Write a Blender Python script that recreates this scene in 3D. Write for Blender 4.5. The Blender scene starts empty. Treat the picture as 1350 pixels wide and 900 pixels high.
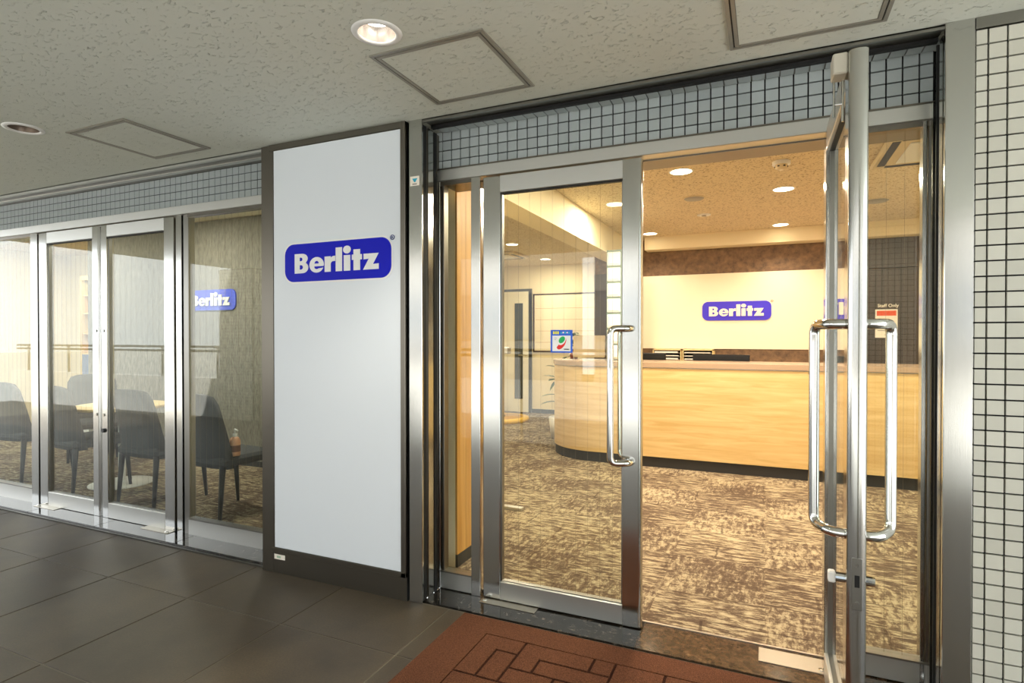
import bpy, bmesh, math, random
from mathutils import Vector, Matrix
random.seed(7)
S = bpy.context.scene
C = S.collection
PI = math.pi

# ------------------------------------------------------------------ camera, world, exposure
cam_d = bpy.data.cameras.new('camera'); cam = bpy.data.objects.new('camera', cam_d); C.objects.link(cam)
cam_d.sensor_width = 36.0; cam_d.lens = 755.0/1350.0*36.0; cam_d.clip_start = 0.05; cam_d.clip_end = 300
cam.location = (0, 0, 1.30)
cam.rotation_euler = (math.radians(90-0.5), 0, math.radians(23.93))
S.camera = cam
world = bpy.data.worlds.new('world'); S.world = world; world.use_nodes = True
wbg = world.node_tree.nodes['Background']
wbg.inputs[0].default_value = (0.93, 0.97, 1.0, 1); wbg.inputs[1].default_value = 2.6
sun_d = bpy.data.lights.new('sun', 'SUN'); sun_d.energy = 12.0; sun_d.angle = math.radians(1.0); sun_d.color = (1.0, 0.98, 0.95)
sun = bpy.data.objects.new('sun', sun_d); C.objects.link(sun); sun.location = (0, 10, 12); sun.rotation_euler = (math.radians(-42), 0, math.radians(-22))
S.view_settings.view_transform = 'Standard'; S.view_settings.look = 'None'
S.view_settings.exposure = 0.62; S.view_settings.gamma = 1.0
S.view_settings.use_curve_mapping = False
WARM = (1.0, 0.86, 0.67)

# ------------------------------------------------------------------ colour and material helpers
def lin(c):
    return tuple(((v/255)/12.92 if v/255 <= 0.04045 else ((v/255+0.055)/1.055)**2.4) for v in c)
MATS = {}
def mat(name, rgb=None, rough=0.5, metal=0.0, emit=None, estr=0.0, spec=0.5, coat=0.0, trans=0.0):
    m = bpy.data.materials.new(name); m.use_nodes = True
    b = m.node_tree.nodes['Principled BSDF']
    if rgb: b.inputs['Base Color'].default_value = (*lin(rgb), 1)
    b.inputs['Roughness'].default_value = rough; b.inputs['Metallic'].default_value = metal
    b.inputs['Specular IOR Level'].default_value = spec
    b.inputs['Coat Weight'].default_value = coat
    if emit:
        b.inputs['Emission Color'].default_value = (*lin(emit), 1); b.inputs['Emission Strength'].default_value = estr
    MATS[name] = m
    return m
def nd(m, t, **kw):
    n = m.node_tree.nodes.new(t)
    for k, v in kw.items(): setattr(n, k, v)
    return n
def lk(m, a, b): m.node_tree.links.new(a, b)
def bs(m): return m.node_tree.nodes['Principled BSDF']
def mapping(m, scale=(1,1,1), src='Object', rot=(0,0,0)):
    t = nd(m, 'ShaderNodeTexCoord'); mp = nd(m, 'ShaderNodeMapping')
    mp.inputs['Scale'].default_value = scale; mp.inputs['Rotation'].default_value = rot
    if src == 'World':
        g = nd(m, 'ShaderNodeNewGeometry'); lk(m, g.outputs['Position'], mp.inputs['Vector'])
    else:
        lk(m, t.outputs[src], mp.inputs['Vector'])
    return mp.outputs[0]
def noise(m, vec, scale, detail=4, rough=0.55, dist=0.0):
    n = nd(m, 'ShaderNodeTexNoise'); n.inputs['Scale'].default_value = scale; n.inputs['Detail'].default_value = detail
    n.inputs['Roughness'].default_value = rough; n.inputs['Distortion'].default_value = dist
    lk(m, vec, n.inputs['Vector']); return n.outputs['Fac']
def ramp(m, fac, stops, interp='LINEAR'):
    r = nd(m, 'ShaderNodeValToRGB'); r.color_ramp.interpolation = interp
    e = r.color_ramp.elements
    while len(e) < len(stops): e.new(0.5)
    for k, (p, c) in enumerate(stops):
        e[k].position = p; e[k].color = (*lin(c), 1)
    lk(m, fac, r.inputs[0]); return r.outputs[0]
def bump(m, fac, strength=0.3, dist=0.01):
    b = nd(m, 'ShaderNodeBump'); b.inputs['Strength'].default_value = strength; b.inputs['Distance'].default_value = dist
    lk(m, fac, b.inputs['Height']); lk(m, b.outputs[0], bs(m).inputs['Normal'])
def mixc(m, fac, a, b):
    x = nd(m, 'ShaderNodeMix', data_type='RGBA')
    if isinstance(fac, float): x.inputs[0].default_value = fac
    else: lk(m, fac, x.inputs[0])
    for s, v in ((6, a), (7, b)):
        if isinstance(v, tuple): x.inputs[s].default_value = (*lin(v), 1)
        else: lk(m, v, x.inputs[s])
    return x.outputs[2]

def brushed(name, rgb, rough, scale):
    m = mat(name, rgb, rough, 1.0)
    v = mapping(m, scale, 'World')
    f = noise(m, v, 1.0, 3, 0.6)
    r = nd(m, 'ShaderNodeMapRange'); r.inputs[3].default_value = rough-0.05; r.inputs[4].default_value = rough+0.10
    lk(m, f, r.inputs[0]); lk(m, r.outputs[0], bs(m).inputs['Roughness'])
    bump(m, f, 0.04, 0.002)
    return m
steel = brushed('brushed_steel', (200, 200, 196), 0.13, (900, 900, 6))
steel_dull = brushed('dull_steel', (150, 148, 142), 0.30, (900, 900, 8))
steel_h = brushed('brushed_steel_horizontal', (205, 205, 200), 0.38, (6, 900, 900))
bronze = brushed('dark_frame_steel', (122, 117, 108), 0.30, (900, 900, 8))
chrome = mat('polished_chrome', (225, 225, 222), 0.06, 1.0)
gap_black = mat('black_gasket', (14, 14, 14), 0.6)
brass_plate = brushed('satin_floor_plate', (172, 166, 154), 0.30, (60, 60, 60))

# glass: fresnel mix of clear and mirror
def glassmat(name, tint=(246, 250, 247), boost=1.0):
    m = bpy.data.materials.new(name); m.use_nodes = True; nt = m.node_tree; nt.nodes.clear()
    o = nt.nodes.new('ShaderNodeOutputMaterial'); t = nt.nodes.new('ShaderNodeBsdfTransparent'); g = nt.nodes.new('ShaderNodeBsdfGlossy')
    t.inputs[0].default_value = (*lin(tint), 1); g.inputs[0].default_value = (1, 1, 1, 1); g.inputs['Roughness'].default_value = 0.0
    f = nt.nodes.new('ShaderNodeLayerWeight'); f.inputs[0].default_value = 0.5      # Schlick reflectance, same from both sides
    pw = nt.nodes.new('ShaderNodeMath'); pw.operation = 'POWER'; pw.inputs[1].default_value = 5.0
    mu = nt.nodes.new('ShaderNodeMath'); mu.operation = 'MULTIPLY_ADD'; mu.inputs[1].default_value = 0.955*boost; mu.inputs[2].default_value = 0.045*boost; mu.use_clamp = True
    mx = nt.nodes.new('ShaderNodeMixShader')
    nt.links.new(f.outputs['Facing'], pw.inputs[0]); nt.links.new(pw.outputs[0], mu.inputs[0]); nt.links.new(mu.outputs[0], mx.inputs[0])
    nt.links.new(t.outputs[0], mx.inputs[1]); nt.links.new(g.outputs[0], mx.inputs[2]); nt.links.new(mx.outputs[0], o.inputs[0])
    MATS[name] = m; return m
glass = glassmat('clear_glass')
wire_m = mat('glass_wire', (120, 110, 90), 0.5, 0.6)

# tiles, plaster, floors
def tilemat(name, rgb, var=10):
    m = mat(name, rgb, 0.22, spec=0.5)
    oi = nd(m, 'ShaderNodeObjectInfo')
    lo = tuple(max(0, c-var) for c in rgb); hi = tuple(min(255, c+var) for c in rgb)
    col = ramp(m, oi.outputs['Random'], [(0, lo), (1, hi)])
    lk(m, col, bs(m).inputs['Base Color'])
    f = noise(m, mapping(m, (1,1,1), 'World'), 60, 3); bump(m, f, 0.08, 0.004)
    return m
tile_band = tilemat('blue_grey_glazed_tile', (172, 180, 180), 6)
tile_wall = tilemat('off_white_glazed_tile', (203, 201, 188), 6)
grout = mat('dark_grout', (30, 30, 31), 0.9)
plaster = mat('canopy_plaster', (214, 216, 203), 0.85)
f = noise(plaster, mapping(plaster, (1, 1.6, 1), 'World'), 34, 5, 0.6, 1.2)
r_ = nd(plaster, 'ShaderNodeMapRange'); r_.inputs[1].default_value = 0.60; r_.inputs[2].default_value = 0.74
lk(plaster, f, r_.inputs[0]); bump(plaster, r_.outputs[0], 0.8, 0.010)
paving = mat('dark_paving_tile', (92, 86, 76), 0.5, spec=0.35)
v = mapping(paving, (1, 1, 1), 'World')
oi = nd(paving, 'ShaderNodeObjectInfo')
c1 = ramp(paving, noise(paving, v, 2.3, 6, 0.6), [(0.3, (62, 53, 41)), (0.7, (104, 90, 70))])
c2 = mixc(paving, noise(paving, v, 130, 2), c1, (58, 52, 44))
mm = nd(paving, 'ShaderNodeMath', operation='MULTIPLY'); mm.inputs[1].default_value = 0.35; lk(paving, oi.outputs['Random'], mm.inputs[0])
lk(paving, mixc(paving, mm.outputs[0], c2, (62, 56, 48)), bs(paving).inputs['Base Color'])
bump(paving, noise(paving, v, 160, 3), 0.12, 0.003)
mortar = mat('paving_mortar', (104, 98, 86), 0.9)
granite = mat('black_granite', (30, 29, 27), 0.10, spec=0.6)
v = mapping(granite, (1, 1, 1), 'World')
lk(granite, ramp(granite, noise(granite, v, 26, 8, 0.75), [(0.40, (14, 13, 13)), (0.55, (40, 37, 34)), (0.66, (96, 88, 80))]), bs(granite).inputs['Base Color'])
granite_b = mat('brown_granite', (70, 55, 42), 0.14, spec=0.6)
v = mapping(granite_b, (1, 1, 1), 'World')
lk(granite_b, ramp(granite_b, noise(granite_b, v, 40, 8, 0.75), [(0.35, (38, 30, 24)), (0.6, (92, 72, 54)), (0.75, (130, 108, 84))]), bs(granite_b).inputs['Base Color'])
def matfibre(name, rgb):
    m = mat(name, rgb, 0.95, spec=0.1)
    v = mapping(m, (1, 1, 1), 'World'); f = noise(m, v, 260, 3)
    dk = tuple(int(c*0.68) for c in rgb); lt = tuple(min(255, int(c*1.22)) for c in rgb)
    lk(m, ramp(m, f, [(0.3, dk), (0.7, lt)]), bs(m).inputs['Base Color']); bump(m, f, 0.6, 0.004)
    return m
mat_pile = matfibre('brown_mat_pile', (94, 60, 43)); mat_dark = matfibre('brown_mat_groove', (52, 30, 22))

# carpet: planks of streaks laid quarter-turn
carpet = mat('streaked_carpet', (170, 150, 110), 0.95, spec=0.1)
va = mapping(carpet, (3.0, 12, 1), 'World'); vb = mapping(carpet, (11, 4.0, 1), 'World')
na = noise(carpet, va, 3.0, 9, 0.78, 0.35); nb = noise(carpet, vb, 3.0, 9, 0.78, 0.35)
ck = nd(carpet, 'ShaderNodeTexChecker'); ck.inputs['Scale'].default_value = 1.0
lk(carpet, mapping(carpet, (2, 2, 0.0), 'World'), ck.inputs['Vector'])
big = noise(carpet, mapping(carpet, (1, 1, 1), 'World'), 1.7, 2)
bx = nd(carpet, 'ShaderNodeMix', data_type='FLOAT')
ml = nd(carpet, 'ShaderNodeMath', operation='MULTIPLY'); ml.inputs[1].default_value = 0.62
lk(carpet, ck.outputs['Fac'], ml.inputs[0]); lk(carpet, ml.outputs[0], bx.inputs[0]); lk(carpet, na, bx.inputs[2]); lk(carpet, nb, bx.inputs[3])
ad = nd(carpet, 'ShaderNodeMath', operation='MULTIPLY_ADD'); ad.inputs[1].default_value = 0.22; lk(carpet, big, ad.inputs[0]); lk(carpet, bx.outputs[0], ad.inputs[2])
fine = noise(carpet, mapping(carpet, (1, 1, 1), 'World'), 210, 2)
cc = ramp(carpet, ad.outputs[0], [(0.54, (66, 55, 50)), (0.60, (104, 90, 76)), (0.66, (176, 163, 134)), (0.80, (204, 193, 162))])
fm = nd(carpet, 'ShaderNodeMath', operation='MULTIPLY'); fm.inputs[1].default_value = 0.5; lk(carpet, fine, fm.inputs[0])
c3 = mixc(carpet, fm.outputs[0], cc, (128, 108, 84))
bk = nd(carpet, 'ShaderNodeTexBrick'); bk.offset = 0.5; bk.inputs['Scale'].default_value = 1.0; bk.inputs['Brick Width'].default_value = 0.5; bk.inputs['Row Height'].default_value = 0.25
bk.inputs['Mortar Size'].default_value = 0.008; bk.inputs['Mortar Smooth'].default_value = 0.4
wob = nd(carpet, 'ShaderNodeTexNoise'); wob.inputs['Scale'].default_value = 14.0; lk(carpet, mapping(carpet, (1, 1, 1), 'World'), wob.inputs['Vector'])
wv = nd(carpet, 'ShaderNodeVectorMath', operation='MULTIPLY_ADD'); wv.inputs[1].default_value = (0.03, 0.03, 0); lk(carpet, wob.outputs['Color'], wv.inputs[0]); lk(carpet, mapping(carpet, (1, 1, 0), 'World'), wv.inputs[2])
lk(carpet, wv.outputs[0], bk.inputs['Vector'])
sm = nd(carpet, 'ShaderNodeMapRange'); sm.inputs[1].default_value = 0.42; sm.inputs[2].default_value = 0.56; lk(carpet, noise(carpet, mapping(carpet, (1, 1, 1), 'World'), 5.0, 4), sm.inputs[0])
sx_ = nd(carpet, 'ShaderNodeMath', operation='MULTIPLY'); lk(carpet, bk.outputs['Fac'], sx_.inputs[0]); lk(carpet, sm.outputs[0], sx_.inputs[1])
sy_ = nd(carpet, 'ShaderNodeMath', operation='MULTIPLY'); sy_.inputs[1].default_value = 0.65; lk(carpet, sx_.outputs[0], sy_.inputs[0])
lk(carpet, mixc(carpet, sy_.outputs[0], c3, (66, 52, 44)), bs(carpet).inputs['Base Color'])
bump(carpet, fine, 0.4, 0.003)

def wood(name, lo, hi, axis_scale, rough=0.4, sc=1.0):
    m = mat(name, hi, rough)
    v = mapping(m, axis_scale, 'World')
    f = noise(m, v, sc, 7, 0.62, 0.6)
    lk(m, ramp(m, f, [(0.32, lo), (0.68, hi)]), bs(m).inputs['Base Color'])
    return m
oak = wood('pale_oak_laminate', (206, 170, 108), (230, 200, 142), (1.6, 1.6, 22), 0.32)
oak_v = wood('honey_wood_board', (176, 128, 62), (204, 158, 88), (30, 30, 1.2), 0.4)
darkwood = wood('dark_brown_wood_panel', (52, 43, 38), (82, 69, 60), (16, 16, 0.8), 0.4)
pine = wood('pale_pine', (222, 190, 128), (240, 214, 158), (14, 14, 1.5), 0.5)
cream = mat('cream_wall_paint', (238, 224, 190), 0.8)
white_panel = mat('ivory_wall_panel', (244, 232, 204), 0.55)
mottle = mat('brown_mottled_wall', (110, 78, 50), 0.6)
v = mapping(mottle, (1, 1, 1), 'World')
lk(mottle, ramp(mottle, noise(mottle, v, 18, 7, 0.7), [(0.3, (82, 62, 46)), (0.7, (140, 108, 76))]), bs(mottle).inputs['Base Color'])
grey_wall = mat('grey_textured_wallpaper', (150, 142, 124), 0.8)
v = mapping(grey_wall, (5, 5, 1.1), 'World')
g1 = noise(grey_wall, v, 12, 8, 0.75)
lk(grey_wall, ramp(grey_wall, g1, [(0.3, (98, 93, 84)), (0.7, (160, 154, 140))]), bs(grey_wall).inputs['Base Color'])
in_ceil = mat('speckled_interior_ceiling', (226, 212, 178), 0.85)
v = mapping(in_ceil, (1, 1, 1), 'World')
sp = noise(in_ceil, v, 75, 3, 0.6)
lk(in_ceil, ramp(in_ceil, sp, [(0.34, (140, 112, 72)), (0.46, (222, 206, 172))]), bs(in_ceil).inputs['Base Color'])
char = mat('charcoal_kickboard', (44, 44, 44), 0.5)
taupe = mat('taupe_counter_top', (176, 150, 124), 0.25)
white_gloss = mat('white_sign_face', (226, 232, 238), 0.28)
blue_print = mat('blue_sign_print', (4, 12, 190), 0.45, spec=0.2)
violet_plate = mat('violet_blue_plate', (74, 60, 214), 0.5, spec=0.25)
white_print = mat('white_lettering', (238, 238, 236), 0.4)
cream_letter = mat('ivory_lettering', (250, 240, 220), 0.4)
grey_concrete = mat('light_grey_concrete', (196, 194, 188), 0.85)
dark_fabric = mat('charcoal_upholstery', (62, 64, 67), 0.8)
bump(dark_fabric, noise(dark_fabric, mapping(dark_fabric, (1, 1, 1)), 300, 2), 0.15, 0.002)
black_leg = mat('black_metal_leg', (30, 32, 34), 0.4, 0.3)
white_plastic = mat('white_plastic', (235, 233, 228), 0.4)
black_plastic = mat('black_plastic', (20, 20, 21), 0.35)
grey_plastic = mat('grey_plastic', (150, 146, 138), 0.4)
beige_plastic = mat('beige_plastic', (214, 196, 158), 0.5)
leaf_m = mat('dark_green_leaf', (44, 84, 36), 0.4)
soil_m = mat('terracotta_pot', (150, 84, 62), 0.7)
silver_m = mat('silver_aluminium', (214, 208, 196), 0.35, 0.4)
glow = mat('lamp_glow', (255, 240, 210), 0.5, emit=(255, 236, 200), estr=9.0)
glow_white = mat('lamp_glow_white', (255, 250, 240), 0.5, emit=(255, 250, 240), estr=8.0)
mirror_cone = mat('lamp_reflector', (226, 216, 206), 0.22, 0.8)
mat('unlit_reflector', (110, 96, 84), 0.35, 0.7)  # reflector colour darkened so the lamp reads as switched off
block_glass = mat('frosted_block_glass', (238, 244, 240), 0.12, spec=0.6)
block_joint = mat('green_grey_joint', (128, 142, 128), 0.6)
lcd_red = mat('orange_red_print', (226, 84, 40), 0.5)
paper = mat('paper_white', (244, 236, 222), 0.7)
ink = mat('grey_ink', (120, 112, 108), 0.7)
yellow_print = mat('yellow_print', (232, 226, 60), 0.5)
green_print = mat('green_print', (20, 178, 92), 0.5)
red_print = mat('red_print', (226, 34, 24), 0.5)
sticker_blue = mat('sticker_blue', (18, 92, 214), 0.4)
cyan_print = mat('cyan_print', (40, 170, 200), 0.5)
peach = mat('peach_plastic', (222, 168, 132), 0.4)
bld = mat('far_building_wall', (138, 136, 132), 0.8)
bld_win = mat('far_building_window', (88, 96, 104), 0.15)
asphalt = mat('pale_street', (168, 166, 160), 0.9)

# ------------------------------------------------------------------ object helpers
WL = {}
def wl(o): return WL.get(o.name, Vector((0, 0, 0))) if o else Vector((0, 0, 0))
def link(name, me, m, parent, loc, world_coords=True):
    o = bpy.data.objects.new(name, me); C.objects.link(o)
    loc = Vector(loc)
    if m is not None and not me.materials: me.materials.append(m)
    if parent is not None:
        o.parent = parent
        o.location = loc - wl(parent) if world_coords else loc
        WL[o.name] = loc if world_coords else wl(parent) + loc
    else:
        o.location = loc; WL[o.name] = loc
    return o
def tag(o, label=None, cat=None, group=None, kind=None):
    if label: o['label'] = label
    if cat: o['category'] = cat
    if group: o['group'] = group
    if kind: o['kind'] = kind
    return o
def empty(name, loc, label=None, cat=None, group=None, kind=None, rz=0.0):
    o = bpy.data.objects.new(name, None); C.objects.link(o); o.location = loc; o.rotation_euler = (0, 0, rz)
    o.empty_display_size = 0.1; WL[o.name] = Vector(loc)
    return tag(o, label, cat, group, kind)
def from_bm(name, bm, smooth=False):
    me = bpy.data.meshes.new(name); bmesh.ops.recalc_face_normals(bm, faces=bm.faces); bm.to_mesh(me); bm.free()
    if smooth:
        for p in me.polygons: p.use_smooth = True
    return me
def bm_box(bm, x0, x1, y0, y1, z0, z1, bev=0.0):
    r = bmesh.ops.create_cube(bm, size=1.0)
    vs = r['verts']
    for vt in vs:
        vt.co = Vector(((x0+x1)/2 + vt.co.x*(x1-x0), (y0+y1)/2 + vt.co.y*(y1-y0), (z0+z1)/2 + vt.co.z*(z1-z0)))
    if bev > 0:
        es = list({e for vt in vs for e in vt.link_edges})
        bmesh.ops.bevel(bm, geom=es, offset=bev, segments=1, affect='EDGES')
def box(name, x0, x1, y0, y1, z0, z1, m, parent=None, bev=0.0, world=True):
    bm = bmesh.new(); hx, hy, hz = (x1-x0)/2, (y1-y0)/2, (z1-z0)/2
    bm_box(bm, -hx, hx, -hy, hy, -hz, hz, bev)
    return link(name, from_bm(name, bm), m, parent, ((x0+x1)/2, (y0+y1)/2, (z0+z1)/2), world)
def recentre(me):
    c = Vector((0, 0, 0)); n = len(me.vertices)
    lo = Vector([min(v.co[k] for v in me.vertices) for k in range(3)]); hi = Vector([max(v.co[k] for v in me.vertices) for k in range(3)])
    c = (lo+hi)/2; me.transform(Matrix.Translation(-c)); return c
def put(name, me, m, parent=None, world=True):
    c = recentre(me); return link(name, me, m, parent, c, world)
def tube_bm(bm, pts, rad, n=10, closed=False):
    pts = [Vector(p) for p in pts]; rings = []
    up = None
    for i, p in enumerate(pts):
        a = pts[i-1] if i else p; b = pts[i+1] if i < len(pts)-1 else p
        t = (b-a).normalized()
        if up is None:
            up = Vector((0, 0, 1)) if abs(t.z) < 0.9 else Vector((1, 0, 0))
        s = t.cross(up).normalized(); up = s.cross(t).normalized()
        rr = rad[i] if isinstance(rad, (list, tuple)) else rad
        rings.append([bm.verts.new(p + (s*math.cos(2*PI*k/n) + up*math.sin(2*PI*k/n))*rr) for k in range(n)])
    for i in range(len(rings)-1):
        for k in range(n):
            bm.faces.new((rings[i][k], rings[i][(k+1) % n], rings[i+1][(k+1) % n], rings[i+1][k]))
    bm.faces.new(rings[0]); bm.faces.new(rings[-1])
def tube(name, pts, rad, m, parent=None, n=10, world=True):
    bm = bmesh.new(); tube_bm(bm, pts, rad, n); return put(name, from_bm(name, bm, True), m, parent, world)
def arc_path(pts, r, seg=6):
    """round the corners of a polyline"""
    P = [Vector(p) for p in pts]; out = [P[0]]
    for i in range(1, len(P)-1):
        a, b, c = P[i-1], P[i], P[i+1]; d1 = (a-b).normalized(); d2 = (c-b).normalized()
        q0 = b + d1*r; q2 = b + d2*r
        for k in range(seg+1):
            t = k/seg; out.append(q0*(1-t)**2 + b*2*t*(1-t) + q2*t*t)
    out.append(P[-1]); return out
def lathe(name, prof, centre, m, parent=None, n=32, world=True, smooth=True):
    bm = bmesh.new(); rings = []
    for r, z in prof:
        if r < 1e-6: rings.append([bm.verts.new((0, 0, z))])
        else: rings.append([bm.verts.new((r*math.cos(2*PI*k/n), r*math.sin(2*PI*k/n), z)) for k in range(n)])
    for i in range(len(rings)-1):
        a, b = rings[i], rings[i+1]
        for k in range(n):
            if len(a) == 1 and len(b) == 1: continue
            if len(a) == 1: bm.faces.new((a[0], b[k], b[(k+1) % n]))
            elif len(b) == 1: bm.faces.new((a[k], a[(k+1) % n], b[0]))
            else: bm.faces.new((a[k], a[(k+1) % n], b[(k+1) % n], b[k]))
    me = from_bm(name, bm, smooth); zc = (prof[0][1]+prof[-1][1])/2
    return link(name, me, m, parent, centre, world)
def fill_mesh(name, loops, depth):
    """filled outline with holes, extruded by depth along +Z; loops are lists of (x, y)"""
    cu = bpy.data.curves.new(name, 'CURVE'); cu.dimensions = '2D'; cu.fill_mode = 'BOTH'; cu.extrude = depth/2
    for lp in loops:
        s = cu.splines.new('POLY'); s.points.add(len(lp)-1); s.use_cyclic_u = True
        for p, q in zip(s.points, lp): p.co = (q[0], q[1], 0, 1)
    o = bpy.data.objects.new(name, cu); C.objects.link(o)
    dg = bpy.context.evaluated_depsgraph_get(); dg.update()
    me = bpy.data.meshes.new_from_object(o.evaluated_get(dg)); me.name = name
    bpy.data.objects.remove(o); bpy.data.curves.remove(cu)
    me.materials.clear()
    for p in me.polygons: p.use_smooth = False
    return me
def text_mesh(name, body, size, depth):
    cu = bpy.data.curves.new(name, 'FONT'); cu.body = body; cu.size = size; cu.extrude = depth/2; cu.offset = size*0.012; cu.resolution_u = 3
    o = bpy.data.objects.new(name, cu); C.objects.link(o)
    dg = bpy.context.evaluated_depsgraph_get(); dg.update()
    me = bpy.data.meshes.new_from_object(o.evaluated_get(dg)); me.name = name
    bpy.data.objects.remove(o); bpy.data.curves.remove(cu); me.materials.clear()
    return me
UP = Matrix(((1, 0, 0, 0), (0, 0, -1, 0), (0, 1, 0, 0), (0, 0, 0, 1)))   # lays XY outlines upright, facing -Y
def upright(me): me.transform(UP); return me
def circ(cx, cy, r, n=24, a0=0.0, a1=2*PI, end=False):
    k = n if not end else n
    return [(cx + r*math.cos(a0+(a1-a0)*i/k), cy + r*math.sin(a0+(a1-a0)*i/k)) for i in range(n + (1 if end else 0))]
def rrect(x0, x1, y0, y1, r, n=8):
    o = []
    for cx, cy, a in ((x1-r, y0+r, -PI/2), (x1-r, y1-r, 0), (x0+r, y1-r, PI/2), (x0+r, y0+r, PI)):
        o += circ(cx, cy, r, n, a, a+PI/2, True)
    return o
def copy_part(src, parent, loc, name=None, scale=None):
    o = src.copy(); C.objects.link(o); o.parent = parent
    o.location = Vector(loc) - wl(parent); WL[o.name] = Vector(loc)
    if scale: o.scale = scale
    return o

# ------------------------------------------------------------------ lettering outlines (cap height 1)
def arc(cx, cy, rx, ry, a0, a1, n=12):
    return [(cx+rx*math.cos(math.radians(a0+(a1-a0)*i/n)), cy+ry*math.sin(math.radians(a0+(a1-a0)*i/n))) for i in range(n+1)]
LET = [
    [[(0, 0), (0.38, 0)] + arc(0.38, 0.285, 0.29, 0.285, -90, 55, 10) + arc(0.36, 0.745, 0.28, 0.255, -35, 90, 10) + [(0, 1.0)],
     [(0.25, 0.62), (0.25, 0.81)] + arc(0.30, 0.715, 0.085, 0.095, 90, -90, 8),
     [(0.25, 0.19), (0.25, 0.42)] + arc(0.31, 0.305, 0.10, 0.115, 90, -90, 8)],
    [arc(1.07, 0.385, 0.345, 0.395, -30, -5, 3)[::-1][:0] + [(1.395, 0.31), (0.96, 0.31)] + arc(1.075, 0.27, 0.115, 0.10, 180, 290, 6) + [(1.16, 0.20), (1.385, 0.23)] + arc(1.07, 0.385, 0.345, 0.395, -28, -360, 30)[1:-1] + [(1.415, 0.385)],
     [(0.965, 0.45)] + arc(1.07, 0.46, 0.105, 0.125, 180, 0, 10) + [(1.175, 0.45)]],
    [[(1.45, 0), (1.735, 0), (1.735, 0.36)] + arc(1.86, 0.38, 0.125, 0.14, 180, 100, 5) + [(1.945, 0.52), (1.945, 0.78)] + arc(1.90, 0.60, 0.18, 0.18, 80, 155, 5) + [(1.735, 0.77), (1.45, 0.77)]],
    [[(1.965, 0), (2.26, 0), (2.26, 1.18), (1.965, 1.18)]],
    [[(2.335, 0), (2.63, 0), (2.63, 0.77), (2.335, 0.77)]],
    [arc(2.4825, 1.04, 0.175, 0.195, 0, 345, 22)],
    [[(2.775, 0), (3.07, 0), (3.07, 0.51), (3.15, 0.51), (3.15, 0.77), (3.07, 0.77), (3.07, 1.02), (2.775, 1.02), (2.775, 0.77), (2.70, 0.77), (2.70, 0.51), (2.775, 0.51)]],
    [[(3.20, 0), (3.88, 0), (3.88, 0.27), (3.63, 0.25), (3.88, 0.77), (3.22, 0.77), (3.22, 0.50), (3.45, 0.52)]],
]
LET_MESH = {}
def logo(parent, x0, x1, z0, z1, y, plate_m, letter_m, depth_plate, depth_letter, rim_m=None, mark_m=None, mark=True):
    """rounded plate with seven letters on a wall facing -Y whose surface is at y"""
    w, h = x1-x0, z1-z0; u = h/1.90
    if rim_m:
        me = upright(fill_mesh('rim', [rrect(x0-0.008, x1+0.008, z0-0.008, z1+0.008, u*0.60)], 0.002)); me.transform(Matrix.Translation((0, y-0.001, 0)))
        put('logo_rim', me, rim_m, parent)
    me = upright(fill_mesh('plate', [rrect(x0, x1, z0, z1, u*0.57)], depth_plate)); me.transform(Matrix.Translation((0, y-depth_plate/2-0.002, 0)))
    pl = put('logo_plate', me, plate_m, parent)
    for lp in LET:
        k = w/4.90
        pts = [[(x0 + (0.50 + px)*k, z0 + (0.42 + pz*0.98)*u) for px, pz in l] for l in lp]
        me = upright(fill_mesh('letter', pts, depth_letter)); me.transform(Matrix.Translation((0, y-depth_plate-depth_letter/2-0.003, 0)))
        put('letter', me, letter_m, pl if pl.parent is None or pl.parent.parent is None else parent)
    if mark:
        cx, cz, r = x1+0.006, z1-0.005, h*0.065
        me = upright(fill_mesh('ring', [circ(cx, cz, r, 20), circ(cx, cz, r*0.72, 20)], 0.002)); me.transform(Matrix.Translation((0, y-0.002, 0)))
        rg = put('registered_ring', me, mark_m, parent)
        me = upright(text_mesh('R', 'R', r*1.3, 0.002)); me.transform(Matrix.Translation((cx-r*0.42, y-0.002, cz-r*0.46)))
        put('registered_letter', me, mark_m, parent)

# ------------------------------------------------------------------ SETTING: walkway floor
ZC = 2.35      # canopy ceiling
ZI = 2.50      # interior ceiling
YS, YD = 2.36, 2.53
floor = box('floor', -14, 3.2, -1.4, 2.40, -0.06, -0.003, mortar)
tag(floor, 'dark grey square paving of the covered walkway outside', 'floor', kind='structure')
bm = bmesh.new(); bm_box(bm, -0.308, 0.308, -0.308, 0.308, -0.010, 0, 0.0018); tile_me = from_bm('paving_tile', bm); tile_me.materials.append(paving)
first = None
for i in range(-16, 8):
    for j in range(0, 6):
        xa, xb = -1.379+0.622*i, -1.379+0.622*(i+1)
        yb = 1.934-0.622*(j-1); ya = yb-0.622
        if j == 0: pass
        cx, cy = (xa+xb)/2, (ya+yb)/2
        sy = 1.0
        if j == 0: ya, yb = 1.934, 2.365; cy = (ya+yb)/2; sy = (yb-ya-0.006)/0.616
        if xa < -11.5 or xb > 3.4: continue
        o = link('paving_tile', tile_me, None, floor, (cx, cy, 0.0)); o.scale = (1, sy, 1)

# street ground beyond
g = box('floor', -60, 40, -60, -1.6, -0.30, -0.10, asphalt); tag(g, 'pale street surface beyond the walkway parapet', 'street', kind='structure')

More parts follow.
